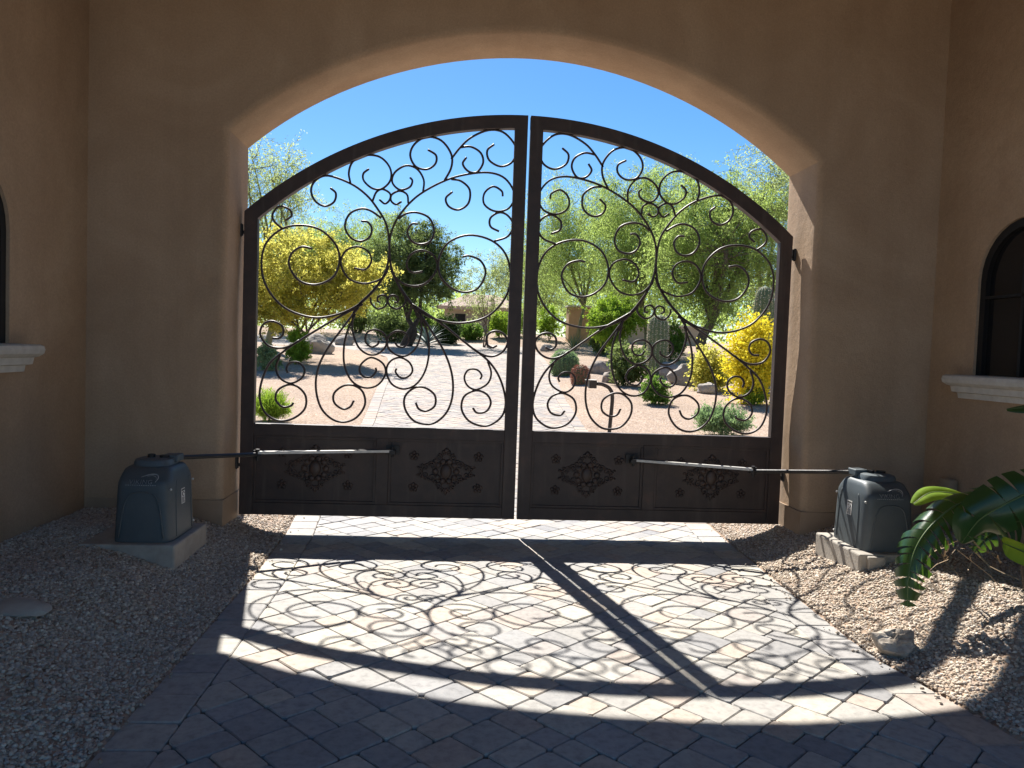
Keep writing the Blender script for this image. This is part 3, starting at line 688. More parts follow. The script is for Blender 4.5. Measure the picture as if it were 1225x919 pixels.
# ------------------------------------------------------------------ gate operators
def superpt(a, hx, hy, e=7.0):
    c, s = math.cos(a), math.sin(a)
    return (hx*math.copysign(abs(c)**(2/e), c), hy*math.copysign(abs(s)**(2/e), s))
def text_mesh(body, size):
    cu = bpy.data.curves.new('t', 'FONT'); cu.body = body; cu.size = size; cu.align_x = 'CENTER'; cu.extrude = 0.0008
    cu.space_character = 1.1
    o = bpy.data.objects.new('t', cu); COL.objects.link(o); dg = bpy.context.evaluated_depsgraph_get()
    me = bpy.data.meshes.new_from_object(o.evaluated_get(dg)); bpy.data.objects.remove(o); return me
def operator(cx, cy, zb, label, side, arm, padlabel, padx):
    root = empty('gate_operator', (cx, cy, zb), label, 'gate motor', 'gate operators')
    hx, hy, ht = 0.180, 0.235, 0.47
    prof = [(0.0, 1.0, 1.0), (0.02, 1.005, 1.0), (0.26, 0.955, 0.975), (0.345, 0.935, 0.96), (0.368, 0.925, 0.945), (0.388, 0.905, 0.895), (0.42, 0.865, 0.77), (0.445, 0.82, 0.66), (0.457, 0.74, 0.58), (0.462, 0.6, 0.5)]
    R = []
    for z, sx, sy in prof: R.append([(cx+p[0], cy+p[1], zb+z) for p in (superpt(2*math.pi*k/48, hx*sx, hy*sy) for k in range(48))])
    body = MB().rows(R, cap0=True, cap1=True).build('cover', M['plastic'], root, smooth=50)
    capR = []
    for z, s in ((0.448, 0.98), (0.452, 1.03), (0.482, 1.0), (0.497, 0.93), (0.503, 0.70), (0.503, 0.1)):
        capR.append([(cx+p[0], cy+p[1], zb+z) for p in (superpt(2*math.pi*k/36, 0.118*s, 0.125*s, 3.2) for k in range(36))])
    cap = MB().rows(capR, cap0=True, cap1=True).build('cap', M['plastic2'], root, smooth=45)
    MB().tube([(cx-0.03, cy, zb+0.50), (cx-0.03, cy, zb+0.522)], 0.024, 10).tube([(cx+0.05, cy+0.01, zb+0.50), (cx+0.05, cy+0.01, zb+0.516)], 0.032, 12).build('cap_bolt', M['iron'], cap, smooth=40)
    # embossed arch on the front, grooves on the sides
    def front(x, z):
        sy = np.interp(z, [p[0] for p in prof], [p[2] for p in prof]); return (cx+x, cy-hy*sy-0.0005, zb+z)
    pts = [(-0.135, 0.03), (-0.118, 0.16), (-0.10, 0.25), (-0.07, 0.30), (0, 0.315), (0.07, 0.30), (0.10, 0.25), (0.118, 0.16), (0.135, 0.03)]
    C = catmull(pts, 5); MB().tube([front(*c) for c in C], 0.0055, 6).build('embossed_rib', M['plastic'], body, smooth=True)
    sx = side
    for y0 in (-0.13, 0.15):
        mb = MB(); C = [(y0, 0.02), (y0*0.97, 0.2), (y0*0.92, 0.30), (y0*0.80, 0.37)]
        mb.tube([(cx+sx*hx*np.interp(z, [p[0] for p in prof], [p[1] for p in prof]), cy+y, zb+z) for y, z in catmull(C, 4)], 0.004, 6).build('seam', M['plastic'], body, smooth=True)
    # bolts
    for (y, z) in ((-0.20, 0.33), (0.20, 0.33), (0.19, 0.05)):
        MB().blob((cx+sx*hx*np.interp(z, [p[0] for p in prof], [p[1] for p in prof])*0.985, cy+y, zb+z), (0.008, 0.008, 0.008), 8, 5).build('bolt', M['steel'], body, smooth=True)
    # warning label on the drive side
    def sidep(y, z, d=0.002): return (cx+sx*(hx*np.interp(z, [p[0] for p in prof], [p[1] for p in prof])*1.0+d), cy+y, zb+z)
    y0, y1 = -0.035, 0.03
    lab = MB().rows([[sidep(y, z) for y in np.linspace(y0, y1, 4)] for z in np.linspace(0.205, 0.305, 5)], closed=False)
    lab = lab.build('warning_label', M['paper'], body)
    ink = MB()
    rows_ = [(0.288, 0.298, -0.030, 0.024)]+[(z, z+0.0035, -0.028, random.Random(int(z*1e4)).uniform(0.005, 0.024)) for z in np.arange(0.212, 0.245, 0.0075)]
    for (za, zb_, ya, yb) in rows_: ink.rows([[sidep(y, z, 0.0032) for y in (ya, yb)] for z in (za, zb_)], closed=False)
    ring = [sidep(-0.003+0.016*math.cos(t), 0.268+0.013*math.sin(t), 0.0032) for t in np.linspace(0, 5.2, 14)]
    ink.tube(ring, 0.0022, 5); ink.build('print', M['ink'], lab)
    # printed logo on the sloping shoulder
    me = text_mesh('VIKING', 0.040)
    a = math.radians(60); zc = 0.385
    base = np.array(front(0, zc)); n_ = Vector((0, -math.sin(a*0.95), math.cos(a*0.95)))
    ux = Vector((1, 0, 0)); uz = n_.cross(ux).normalized()*1
    uz = ux.cross(n_)*-1
    uz = Vector((0, math.cos(a), math.sin(a)))
    zz = lambda c: Vector((base[0], base[1], base[2]))+ux*(c[0]-0.01)+uz*(c[1]-0.022)
    def surf(c):
        p = zz(c); z = p.z-zb; return (p.x, cy-hy*np.interp(z, [q[0] for q in prof], [q[2] for q in prof])-0.0022, p.z)
    mb = MB(); mb.add([surf(v.co) for v in me.vertices], [tuple(p.vertices) for p in me.polygons])
    sw = [(-0.005, 0.045), (0.03, 0.058), (0.065, 0.064), (0.092, 0.056), (0.098, 0.036), (0.086, 0.012)]
    mb.tube([surf(c) for c in catmull(sw, 5)], [0.0016+0.0022*math.sin(math.pi*i/25) for i in range(26)], 5)
    mb.tube([surf(c) for c in catmull([(0.03, 0.05), (0.06, 0.055), (0.085, 0.045), (0.088, 0.03)], 4)], 0.0013, 5)
    for i in range(14): mb.add([surf((-0.09+0.0135*i, -0.012)), surf((-0.09+0.0135*i+0.008, -0.012)), surf((-0.09+0.0135*i+0.008, -0.007)), surf((-0.09+0.0135*i, -0.007))], [(0, 1, 2, 3)])
    mb.build('logo', M['logo'], body, fix=False)
    # arm: head on the operator, main arm, joint, link bar, gate bracket
    h, j, g = [Vector(q) for q in arm]
    mb = MB().box((h.x-0.05, h.y-0.06, h.z-0.02), (h.x+0.05, h.y+0.05, h.z+0.025), 0.006); mb.build('arm_head', M['plastic2'], root)
    A = MB().tube([h, h.lerp(j, 0.5), j], 0.0155, 10).build('main_arm', M['iron'], root, smooth=40)
    mb = MB().tube([j+Vector((0, 0, -0.045)), j+Vector((0, 0, 0.04))], 0.015, 10)
    mb.tube([j+Vector((0.03*-side, 0.02, -0.03)), j+Vector((0.03*-side, 0.02, 0.028))], 0.009, 8); mb.box((j.x-0.03, j.y-0.02, j.z-0.012), (j.x+0.03, j.y+0.03, j.z+0.004))
    mb.build('elbow_joint', M['iron'], root, smooth=40)
    d = (g-j).normalized(); w = Vector((-d.y, d.x, 0)).normalized(); p0 = j+Vector((0, 0, 0.014)); e = g+Vector((0, 0, 0.004))
    mb = MB(); Vb = []
    for p in (p0, e):
        for a_, b_ in ((-1, -1), (1, -1), (1, 1), (-1, 1)): Vb.append(p+w*0.017*a_+Vector((0, 0, 0.010*b_)))
    mb.add(Vb, [(0, 1, 2, 3), (7, 6, 5, 4)]+[(k, k+4, (k+1) % 4+4, (k+1) % 4) for k in range(4)])
    L = mb.build('link_bar', M['steel'], root)
    mb = MB()
    for t in (0.18, 0.42): q = p0.lerp(e, t); MB().tube([q+Vector((0, 0, -0.016)), q+Vector((0, 0, 0.015))], 0.007, 8).build('pin', M['iron'], L, smooth=40)
    q0 = p0.lerp(e, 0.70); mb.tube([q0, q0.lerp(e, 0.97)], 0.0175, 8); mb.build('link_sleeve', M['iron'], L, smooth=40)
    mb = MB().box((g.x-0.025, g.y-0.03, g.z-0.02), (g.x+0.025, FY0-0.0, g.z+0.012)); mb.box((g.x-0.055, FY0-0.008, g.z-0.03), (g.x+0.055, FY0-0.001, g.z+0.045))
    mb.tube([(g.x, g.y-0.005, g.z-0.045), (g.x, g.y-0.005, g.z+0.04)], 0.011, 8).build('gate_bracket', M['iron'], root)
    # concrete pad
    x0, x1, y0, y1 = padx
    mb = MB().box((x0, y0, zb-0.26), (x1, y1, zb-0.002), 0.012)
    if side < 0: mb.box((x0+0.05, y0-0.03, zb-0.26), (x0+0.17, y0+0.05, zb-0.012), 0.008)
    pad = mb.build('concrete_pad', M['concrete'], None, org=((x0+x1)/2, (y0+y1)/2, zb-0.26))
    tag(pad, padlabel, 'concrete pad', 'concrete pads under gate operators')
operator(-1.925, 5.125, 0.27, 'bluish gate motor box on pad in the wide shaded gravel bed', 1,
         ((-1.84, 5.19, 0.762), (-1.455, 5.82, 0.705), (-0.495, 6.27, 0.69)), 'concrete pad under bluish gate motor in fully shaded gravel', (-2.28, -1.70, 4.84, 5.46))
operator(2.965, 5.19, 0.27, 'grey gate motor box behind the torn-leaf plant with white label', -1,
         ((2.88, 5.26, 0.765), (2.345, 5.84, 0.665), (1.49, 6.27, 0.665)), 'sunlit concrete pad under grey gate motor beside torn-leaf plant', (2.72, 3.24, 4.89, 5.52))

# ------------------------------------------------------------------ gravel pebbles of the two beds
phi = (1+5**0.5)/2
ICO = np.array([(-1, phi, 0), (1, phi, 0), (-1, -phi, 0), (1, -phi, 0), (0, -1, phi), (0, 1, phi), (0, -1, -phi), (0, 1, -phi), (phi, 0, -1), (phi, 0, 1), (-phi, 0, -1), (-phi, 0, 1)])/math.sqrt(1+phi*phi)
ICF = np.array([(0,11,5),(0,5,1),(0,1,7),(0,7,10),(0,10,11),(1,5,9),(5,11,4),(11,10,2),(10,7,6),(7,1,8),(3,9,4),(3,4,2),(3,2,6),(3,6,8),(3,8,9),(4,9,5),(2,4,11),(6,2,10),(8,6,7),(9,8,1)])
OCT = np.array([(1, 0, 0), (-1, 0, 0), (0, 1, 0), (0, -1, 0), (0, 0, 1), (0, 0, -1)], float)*1.15
OCF = np.array([(0,2,4),(2,1,4),(1,3,4),(3,0,4),(2,0,5),(1,2,5),(3,1,5),(0,3,5)])
def pebbles(n, sampler, rmin, rmax, seed, ICO=ICO, ICF=ICF):
    g = np.random.default_rng(seed); x, y = sampler(g, n); e = np.maximum(xl(y)-x, x-xr(y))
    keep = e > -0.0; stray = (e > -0.10) & (e <= 0) & (g.random(len(x)) < 0.02); keep |= stray
    for (bx0, bx1, by0, by1) in PADS: keep &= ~((x > bx0) & (x < bx1) & (y > by0) & (y < by1))
    x, y, e = x[keep], y[keep], e[keep]; n = len(x)
    z = terrain(x, y); z = np.where(e < 0, 0.004, z)
    r = rmin+(rmax-rmin)*g.random(n)**1.8
    S = np.stack([r*g.uniform(0.8, 1.35, n), r*g.uniform(0.75, 1.1, n), r*g.uniform(0.5, 0.85, n)], 1)
    P = ICO[None]*(1+g.normal(0, 0.13, (n, len(ICO), 1)))*S[:, None, :]
    a = g.uniform(0, 2*np.pi, n); t = g.normal(0, 0.5, n)
    X = P[..., 0]*np.cos(t)[:, None]-P[..., 2]*np.sin(t)[:, None]; Z = P[..., 0]*np.sin(t)[:, None]+P[..., 2]*np.cos(t)[:, None]; Y = P[..., 1]
    X, Y = X*np.cos(a)[:, None]-Y*np.sin(a)[:, None], X*np.sin(a)[:, None]+Y*np.cos(a)[:, None]
    Q = np.stack([X+x[:, None], Y+y[:, None], Z+(z+g.uniform(-0.2, 0.75, n)*S[:, 2])[:, None]], -1).reshape(-1, 3)
    Fq = (ICF[None]+(np.arange(n)*len(ICO))[:, None, None]).reshape(-1, 3)
    return Q, Fq
PADS = [(-2.28, -1.70, 4.84, 5.46), (2.72, 3.24, 4.89, 5.52)]
def samp(x0, x1, y0, y1): return lambda g, n: (g.uniform(x0, x1, n), y0+(y1-y0)*g.random(n))
for x0, x1, lb in ((XW0+0.01, -1.24, 'brown pebble gravel in the shaded bed beside the bluish motor'), (2.15, XW1-0.01, 'tan pebble gravel in the sunlit bed below the plant')):
    A, FA = pebbles(17000, samp(x0, x1, 2.4, 3.9), 0.0048, 0.0125, 1)
    B, FB = pebbles(26000, samp(x0, x1, 3.8, 5.95), 0.0052, 0.013, 2, OCT, OCF)
    C_, FC = pebbles(6000, samp(x0+0.9 if x0 < 0 else 2.3, x1 if x0 < 0 else 2.82, 5.9, 8.6), 0.0055, 0.013, 3, OCT, OCF)
    tag(link('gravel', np_mesh('gravel', np.concatenate([A, B, C_]), np.concatenate([FA, FB+len(A), FC+len(A)+len(B)]), False), M['gravel']), lb, 'gravel', kind='stuff')

# ------------------------------------------------------------------ rocks and small things near the wall
def rock(name, c, r, seed, mat, label, cat='rock', sub=3, amp=0.28, group=None, sink=0.25):
    from mathutils import noise as mn
    bm = bmesh.new(); bmesh.ops.create_icosphere(bm, subdivisions=sub, radius=1)
    for v in bm.verts:
        d = v.co.normalized(); q = d*1.1+Vector((seed*3.7, seed*1.3, 0))
        k = 1+amp*mn.noise(q)*1.4+amp*0.5*mn.noise(q*2.6)+amp*0.22*mn.noise(q*6)
        p = d*k
        for pl in range(5):
            rr = random.Random(seed*17+pl); n_ = Vector((rr.gauss(0, 1), rr.gauss(0, 1), rr.gauss(0.2, 0.8))).normalized(); lim = 0.72+0.2*rr.random()
            dd = p.dot(n_)
            if dd > lim: p -= n_*(dd-lim)*0.85
        v.co = Vector((p.x*r[0], p.y*r[1], p.z*r[2]))
    zmin = min(v.co.z for v in bm.verts); h = max(v.co.z for v in bm.verts)-zmin
    for v in bm.verts: v.co.z += -zmin-h*sink
    me = bpy.data.meshes.new(name); bm.to_mesh(me); bm.free()
    for p in me.polygons: p.use_smooth = True
    me.set_sharp_from_angle(angle=math.radians(32))
    return tag(link(name, me, mat, None, tuple(c)), label, cat, group)
g0 = ground(1070, 780); rock('rock', g0, (0.13, 0.085, 0.085), 23, M['rockp'], 'jagged pale brown rock on sunlit gravel at the driveway edge', sub=4, amp=0.5, sink=0.3)
g0 = ground(15, 727); rock('flat_stone', g0+np.array([0, 0, 0.0]), (0.17, 0.10, 0.035), 9, M['concrete'], 'flat pale stone half buried in the shaded gravel', 'stone', amp=0.2, sink=0.55)
p = on_x(1140, 585, XW1)
jb = empty('junction_box', (XW1, p[1], p[2]), 'small tan wall box low on the stucco behind the plant', 'utility box')
MB().box((XW1-0.08, p[1]-0.07, p[2]-0.09), (XW1-0.002, p[1]+0.07, p[2]+0.08), 0.02).build('box', M['tan'], jb, smooth=40)
MB().tube([(XW1-0.035, p[1], p[2]-0.08), (XW1-0.035, p[1], p[2]-0.45)], 0.02, 10).build('conduit', M['tan'], jb, smooth=40)

# ------------------------------------------------------------------ torn-leaf plant at the wall
plant = empty('bird_of_paradise', (3.3, 3.95, float(terrain(3.3, 3.95))), 'glossy green plant with long torn leaves against the stucco wall', 'plant')
def big_leaf(path, width, torn, seed, mat, up=(0, 0, 1), curl=0.25, stalk_from=None, droop=0.3):
    rd = random.Random(seed); C = [Vector(c) for c in catmull(path, 9)]; n = len(C)
    mb = MB()
    for s in (-1, 1):
        i = 0
        while i < n-1:
            k = min(n-1, i+((rd.choice((2, 3, 3, 4)) if torn > 0.6 else rd.choice((4, 6, 9))) if torn else 3)); 
            dv = rd.uniform(-1, 1)*torn; lenf = 1-0.25*torn*rd.random()
            rows_ = []
            for q in range(i, k+1):
                t = q/(n-1); p = C[q]; tan = (C[min(q+1, n-1)]-C[max(q-1, 0)]).normalized()
                sd = tan.cross(Vector(up)); sd = sd.normalized() if sd.length > 1e-4 else Vector((0, 1, 0)); nm = sd.cross(tan).normalized()
                w = width*(math.sin(math.pi*min(1, max(0, t*0.93+0.05)))**0.55)*lenf
                sh = (0.35*torn if torn else 0.12); row = []
                edge = (q-i)/(max(1, k-i)); nar = 0.012 if torn else 0
                for u in np.linspace(0, 1, 6):
                    pinch = tan*((0.5-edge)*nar*u*2)
                    row.append(p+sd*s*w*u*(1-0.15*u)+tan*(w*u*sh)+pinch+nm*(w*(curl*u-(curl+droop+0.25*dv)*u*u)))
                rows_.append(row)
            mb.rows(rows_, closed=False); i = k
    lf = mb.build('leaf', mat, plant, smooth=True, fix=False)
    mb = MB().tube(C, [0.009*(1-0.8*i/(n-1)) for i in range(n)], 6)
    if stalk_from is not None:
        S = catmull([stalk_from, (Vector(stalk_from)+C[0])/2+Vector((0, 0, 0.05)), C[0]], 6); mb.tube(S, [0.016-0.006*i/(len(S)-1) for i in range(len(S))], 7)
    mb.build('leaf_stalk', M['stalk'], lf, smooth=True)
def pp(px, py, Y): return tuple(on_y(px, py, Y))
root_p = (3.3, 3.95, 0.25)
big_leaf([pp(1262, 600, 3.95), pp(1200, 592, 4.0), pp(1150, 602, 4.02), pp(1117, 626, 4.02), pp(1096, 655, 4.0), pp(1087, 690, 3.97), pp(1086, 726, 3.95)], 0.15, 0.9, 1, M['bleaf'], up=(-0.55, -0.6, 0.6), stalk_from=root_p, droop=0.6)
big_leaf([pp(1290, 570, 3.7), pp(1245, 583, 3.72), pp(1205, 602, 3.76), pp(1172, 622, 3.82), pp(1150, 650, 3.88)], 0.17, 0.3, 2, M['bleaf'], up=(0.1, -0.9, 0.55), stalk_from=root_p)
big_leaf([pp(1160, 596, 4.3), pp(1135, 590, 4.3), pp(1112, 590, 4.28), pp(1092, 603, 4.25)], 0.075, 0.0, 3, M['l_lime'], up=(-0.2, -0.5, 0.9), stalk_from=root_p, droop=0.1, curl=0.6)
big_leaf([pp(1270, 690, 3.85), pp(1240, 668, 3.85), pp(1212, 655, 3.85), pp(1200, 650, 3.85)], 0.08, 0.0, 4, M['l_lime'], up=(0, -0.8, 0.6), stalk_from=root_p)
big_leaf([pp(1330, 470, 3.6), pp(1280, 480, 3.6), pp(1235, 486, 3.62), pp(1204, 490, 3.65)], 0.055, 0.0, 5, M['bleaf'], up=(0, -0.4, 0.9), stalk_from=root_p)
big_leaf([pp(1330, 640, 4.3), pp(1280, 625, 4.3), pp(1230, 622, 4.3), pp(1190, 635, 4.3), pp(1165, 660, 4.3)], 0.13, 0.7, 6, M['bleaf'], up=(0.1, -0.7, 0.7), stalk_from=root_p)
big_leaf([pp(1400, 380, 3.9), pp(1390, 420, 3.9), pp(1360, 480, 3.9), pp(1310, 560, 3.9)], 0.12, 0.4, 7, M['bleaf'], up=(0, -0.8, 0.4), stalk_from=root_p)
# dead hanging fronds and the stem
mb = MB(); rd = random.Random(4)
for k in range(16):
    s = np.array(pp(rd.uniform(1125, 1172), rd.uniform(640, 662), 4.05+rd.uniform(-0.1, 0.15))); C = [s]
    d = np.array([rd.uniform(-0.05, 0.05), rd.uniform(-0.05, 0.05), -0.032])
    for i in range(4): C.append(C[-1]+d+np.array([rd.gauss(0, 0.018), rd.gauss(0, 0.018), rd.gauss(0, 0.012)]))
    wv = np.array([rd.uniform(0.001, 0.005), rd.uniform(-0.004, 0.004), 0.001])
    mb.rows([[c-wv*(1+0.6*math.sin(i*2.0)), c+wv] for i, c in enumerate(C)], closed=False)
mb.build('dead_frond', M['dry'], plant, fix=False)
mb = MB().tube([(3.3, 3.95, 0.05), (3.29, 3.94, 0.3), (3.27, 3.95, 0.5)], [0.09, 0.075, 0.05], 10)
mb.tube([pp(1229, 705, 3.9), pp(1226, 680, 3.9), pp(1230, 640, 3.9)], [0.02, 0.022, 0.016], 8); mb.build('stem', M['bark'], plant, smooth=True)

# ------------------------------------------------------------------ vegetation
def leaf_quads(C, D, Lh, Wd, g):
    """diamond leaves: centres C, axis directions D"""
    n = len(C); D = D/np.linalg.norm(D, axis=1, keepdims=True)
    R = g.normal(size=(n, 3)); S = np.cross(D, R); S /= np.linalg.norm(S, axis=1, keepdims=True)+1e-9
    l = (Lh*g.uniform(0.6, 1.3, n))[:, None]; w = (Wd*g.uniform(0.6, 1.3, n))[:, None]
    return np.stack([C-D*l*0.5, C+S*w*0.5, C+D*l*0.5, C-S*w*0.5], 1).reshape(-1, 3), (np.arange(n)*4)[:, None]+np.arange(4)[None]
def plant_obj(name, label, cat, base, ells, nclump, nleaf, leaf, lmat, bmat, seed, trunk_r=0.12, fork=0.3, nlimb=5, clump_r=0.5, droop=0.3, group=None, twigs=True, stems=1, lean=(0, 0), shell=0.45, gaps=0.0):
    """ells: crown ellipsoids (dx, dy, z, rx, ry, rz) relative to the base"""
    g = np.random.default_rng(seed); base = np.array(base, float)
    root = empty(name, tuple(base), label, cat, group)
    vol = np.array([e[3]*e[4]*e[5] for e in ells])**0.8; pick = g.choice(len(ells), nclump, p=vol/vol.sum())
    E_ = np.array(ells)[pick]; d = g.normal(size=(nclump, 3)); d /= np.linalg.norm(d, axis=1, keepdims=True)
    r = g.random(nclump)**shell
    K = E_[:, :3]+d*E_[:, 3:]*r[:, None]
    if gaps > 0:
        h = np.sin(K[:, 0]*2.1+seed)*np.sin(K[:, 1]*1.9+1)*np.sin(K[:, 2]*2.4+seed*.7); K = K[h > -1+gaps]
    K[:, 2] = np.maximum(K[:, 2], 0.06); nclump = len(K)
    # wood
    mb = MB(); cen = K.mean(0); H = K[:, 2].max()
    limbs = []
    for s in range(stems):
        off = np.array([g.normal(0, 0.12*min(1, H/3)), g.normal(0, 0.12*min(1, H/3)), 0]) if stems > 1 else np.zeros(3)
        f = np.array([cen[0]*0.3+lean[0]*fork*H+g.normal(0, 0.05*H), cen[1]*0.3+lean[1]*fork*H+g.normal(0, 0.05*H), fork*H])
        tr = trunk_r/math.sqrt(stems)
        C = catmull([off+np.array([0, 0, -0.15]), off*1.0+(f-off)*0.5+g.normal(0, 0.03*H, 3)*np.array([1, 1, 0.2]), f], 5)
        mb.tube([base+c for c in C], [tr*(1.25-0.5*i/(len(C)-1)) for i in range(len(C))], 8)
        for k in range(max(1, nlimb//stems)):
            tgt = K[g.integers(nclump)]*0.75+cen*0.25
            L = catmull([f, f*0.5+tgt*0.5+np.array([0, 0, 0.06*H])+g.normal(0, 0.05*H, 3), tgt], 5); limbs.append(L)
            mb.tube([base+c for c in L], [tr*0.62*(1-0.75*i/(len(L)-1)) for i in range(len(L))], 6)
    LP = np.array([p for L in limbs for p in L[2:]])
    for k in K:
        j = np.argmin(((LP-k)**2).sum(1)+0.15*np.maximum(0, LP[:, 2]-k[2])); a = LP[j]; mid = (a+k)/2+g.normal(0, 0.03*H, 3)
        r0 = max(0.006, trunk_r*0.12); mb.tube([base+a, base+mid, base+k], [r0, r0*0.7, r0*0.3], 4, cap=False)
    # leaves on short twigs
    per = max(3, nleaf//nclump); nt_ = 7; Cs = []; Ds = []
    kk = np.repeat(K, nt_, 0); td = g.normal(size=(len(kk), 3)); td[:, 2] = td[:, 2]*0.8-droop; td /= np.linalg.norm(td, axis=1, keepdims=True)
    tl = clump_r*g.uniform(0.5, 1.35, len(kk)); m_ = max(1, per//nt_)
    if twigs:
        tv, tf = leaf_quads(base+kk+td*tl[:, None]*0.5, td, 1.0, 0.012, g)
        # scale lengths properly
        tv = tv.reshape(-1, 4, 3); tv[:, 0] = base+kk; tv[:, 2] = base+kk+td*tl[:, None]; tv = tv.reshape(-1, 3)
        mb.add(tv, tf.tolist())
    u = g.random((len(kk), m_))**0.75; P = kk[:, None]+td[:, None]*(tl[:, None]*u)[..., None]+g.normal(0, clump_r*0.11, (len(kk), m_, 3)); P[..., 2] -= droop*0.25*clump_r*u*u
    dd = td[:, None]*0.6+g.normal(0, 0.7, P.shape); dd[..., 2] -= droop*0.6
    P = P.reshape(-1, 3); P[:, 2] = np.maximum(P[:, 2], 0.02)
    V, Fq = leaf_quads(base+P, dd.reshape(-1, 3), leaf[0], leaf[1], g)
    mb.build('trunk', bmat, root, smooth=True, fix=False)
    V = V-ORG[root.name]; link('crown', np_mesh('crown', V, Fq), lmat, root)
    return root
def z_at(px, py, Y): return on_y(px, py, Y)[2]
def tree_at(px, Y, top_py, w_px, **k):
    b = at_depth(px, Y); H = z_at(px, top_py, Y)-b[2]; w = w_px*Y/F_PX/2; return b, H, w
TG = 'desert trees beyond the gate'
def palo(px, Y, top, wpx, label, mat='l_palo', seed=1, low=0.32, nleaf=15000, nclump=260, leaf=(0.115, 0.036), bark='gbark', droop=0.45, gaps=0.0, name='palo_verde_tree', cr=0.75, stems=1, dx=0.0, tr=0.10, extra=None):
    b, H, w = tree_at(px, Y, top, wpx)
    el = [(dx, 0, H*(0.5+low/2), w*0.95, w*0.8, H*(1-low)/2*0.95), (dx-w*0.35, -w*0.2, H*0.55, w*0.55, w*0.5, H*0.28), (dx+w*0.35, 0.2*w, H*0.7, w*0.5, w*0.5, H*0.27)]
    if extra: el += [(e[0]*w, e[1]*w, e[2]*H, e[3]*w, e[4]*w, e[5]*H) for e in extra]
    return plant_obj(name, label, 'tree', b, el, nclump, int(nleaf*3.3), leaf, M[mat], M[bark], seed, trunk_r=tr, fork=0.22, nlimb=8, clump_r=cr, droop=droop, group=TG, gaps=gaps, stems=stems)
palo(318, 30, 150, 120, 'sparse pale tree rising above the gate beside the arch jamb', 'l_palo2', 11, 0.45, 3200, 110, gaps=0.55, cr=0.8, tr=0.12)
palo(335, 42, 245, 190, 'bright green tree behind the yellow flowering tree by the left jamb side', 'l_palo', 12, 0.15, 14000, 240, cr=0.9)
palo(428, 44, 236, 150, 'green feathery tree between the yellow tree and the dark-trunked tree', 'l_palo', 13, 0.12, 13000, 220, cr=0.9)
palo(350, 25, 270, 190, 'yellow blooming tree overhanging the gravel bed and boulder', 'l_yellow', 14, 0.22, 17000, 240, leaf=(0.085, 0.055), cr=0.5, droop=0.15, name='yellow_tree', bark='bark', tr=0.10, stems=3, extra=[(0.75, 0, 0.62, 0.5, 0.45, 0.25)])
palo(484, 36, 252, 118, 'olive green tree with a dark forked trunk beside the agave', 'l_olive', 15, 0.26, 15000, 220, leaf=(0.13, 0.045), bark='dbark', cr=0.65, tr=0.20, stems=2, name='olive_green_tree', extra=[(0.55, 0, 0.60, 0.55, 0.5, 0.3)])
palo(582, 37, 292, 70, 'thin nearly bare tree in front of the distant tiled house', 'l_palo2', 16, 0.3, 1500, 90, gaps=0.35, cr=0.5, bark='bark', tr=0.07, stems=4, name='bare_tree')
palo(612, 60, 276, 60, 'pale green tree far behind the bare tree', 'l_palo2', 17, 0.1, 6000, 140, cr=0.8)
palo(690, 40, 196, 185, 'tall feathery green tree behind the tan pillar', 'l_palo', 21, 0.20, 17000, 300, cr=0.95, droop=0.8)
palo(770, 34, 172, 180, 'dense green weeping tree above the tall ribbed cactus and dark shrub', 'l_palo', 22, 0.16, 19000, 320, cr=0.85, droop=0.9)
palo(850, 29, 188, 195, 'broad green tree behind the bright yellow shrub', 'l_palo', 23, 0.20, 19000, 320, cr=0.75, droop=0.8, bark='bark', tr=0.2)
palo(930, 31, 150, 175, 'tall loose pale green tree rising past the gate top by the sunlit jamb', 'l_palo2', 24, 0.25, 12000, 260, cr=0.85, droop=0.5, gaps=0.3)
palo(648, 52, 268, 90, 'pale distant tree seen between the two gate leaves', 'l_palo2', 25, 0.05, 9000, 180, cr=0.9)
palo(735, 30, 352, 70, 'low lime green tree with arching bare limbs behind the shrub', 'l_lime', 26, 0.30, 6500, 110, leaf=(0.10, 0.05), cr=0.4, bark='bark', tr=0.12, name='lime_tree', stems=2)
# far woodland as one mass
g = np.random.default_rng(99); nK = 1300
kx = g.uniform(-70, 80, nK); ky = g.uniform(58, 85, nK); kz = g.random(nK)**0.8*np.where(np.abs(kx+2-0.02*ky) < 7, 3.2, 6.5)
tb = terrain(kx, ky); P = np.repeat(np.stack([kx, ky, tb+kz+0.2], 1), 70, 0); P = P+g.normal(0, 1, P.shape)*np.array([1.1, 1.1, 0.7])
P[:, 2] = np.maximum(P[:, 2], 1.6); V, Fq = leaf_quads(P, g.normal(size=P.shape), 0.42, 0.22, g)
tag(link('far_woodland', np_mesh('far_woodland', V, Fq), M['l_palo']), 'hazy green mass of far desert trees behind the garden', 'woodland', kind='stuff')

SG = 'garden shrubs beyond the gate'
def shrub(px, py, w_px, h_px, label, mat, seed, nleaf=4500, leaf=(0.07, 0.035), name='shrub', group=SG, Y=None, nclump=110, bark='bark', cr=None, droop=-0.1, shell=0.3, dense=1.0):
    b = ground(px, py) if Y is None else at_depth(px, Y)
    Yd = b[1]; w = w_px*Yd/F_PX/2; h = h_px*Yd/F_PX; cr = cr or 0.32*min(w, h)
    el = [(0, 0, h*0.5, max(0.05, w-cr*0.55), max(0.05, (w-cr*0.55)*0.9), max(0.05, h*0.5-cr*0.35)), (w*0.1, 0, h*0.32, (w-cr*0.5)*0.95, (w-cr*.5)*0.85, h*0.28)]
    return plant_obj(name, label, 'shrub', b, el, nclump, nleaf, leaf, M[mat], M[bark], seed, trunk_r=0.05*max(w, 0.3), fork=0.25, nlimb=6, clump_r=cr, droop=droop, group=group, stems=3, shell=shell, twigs=False)
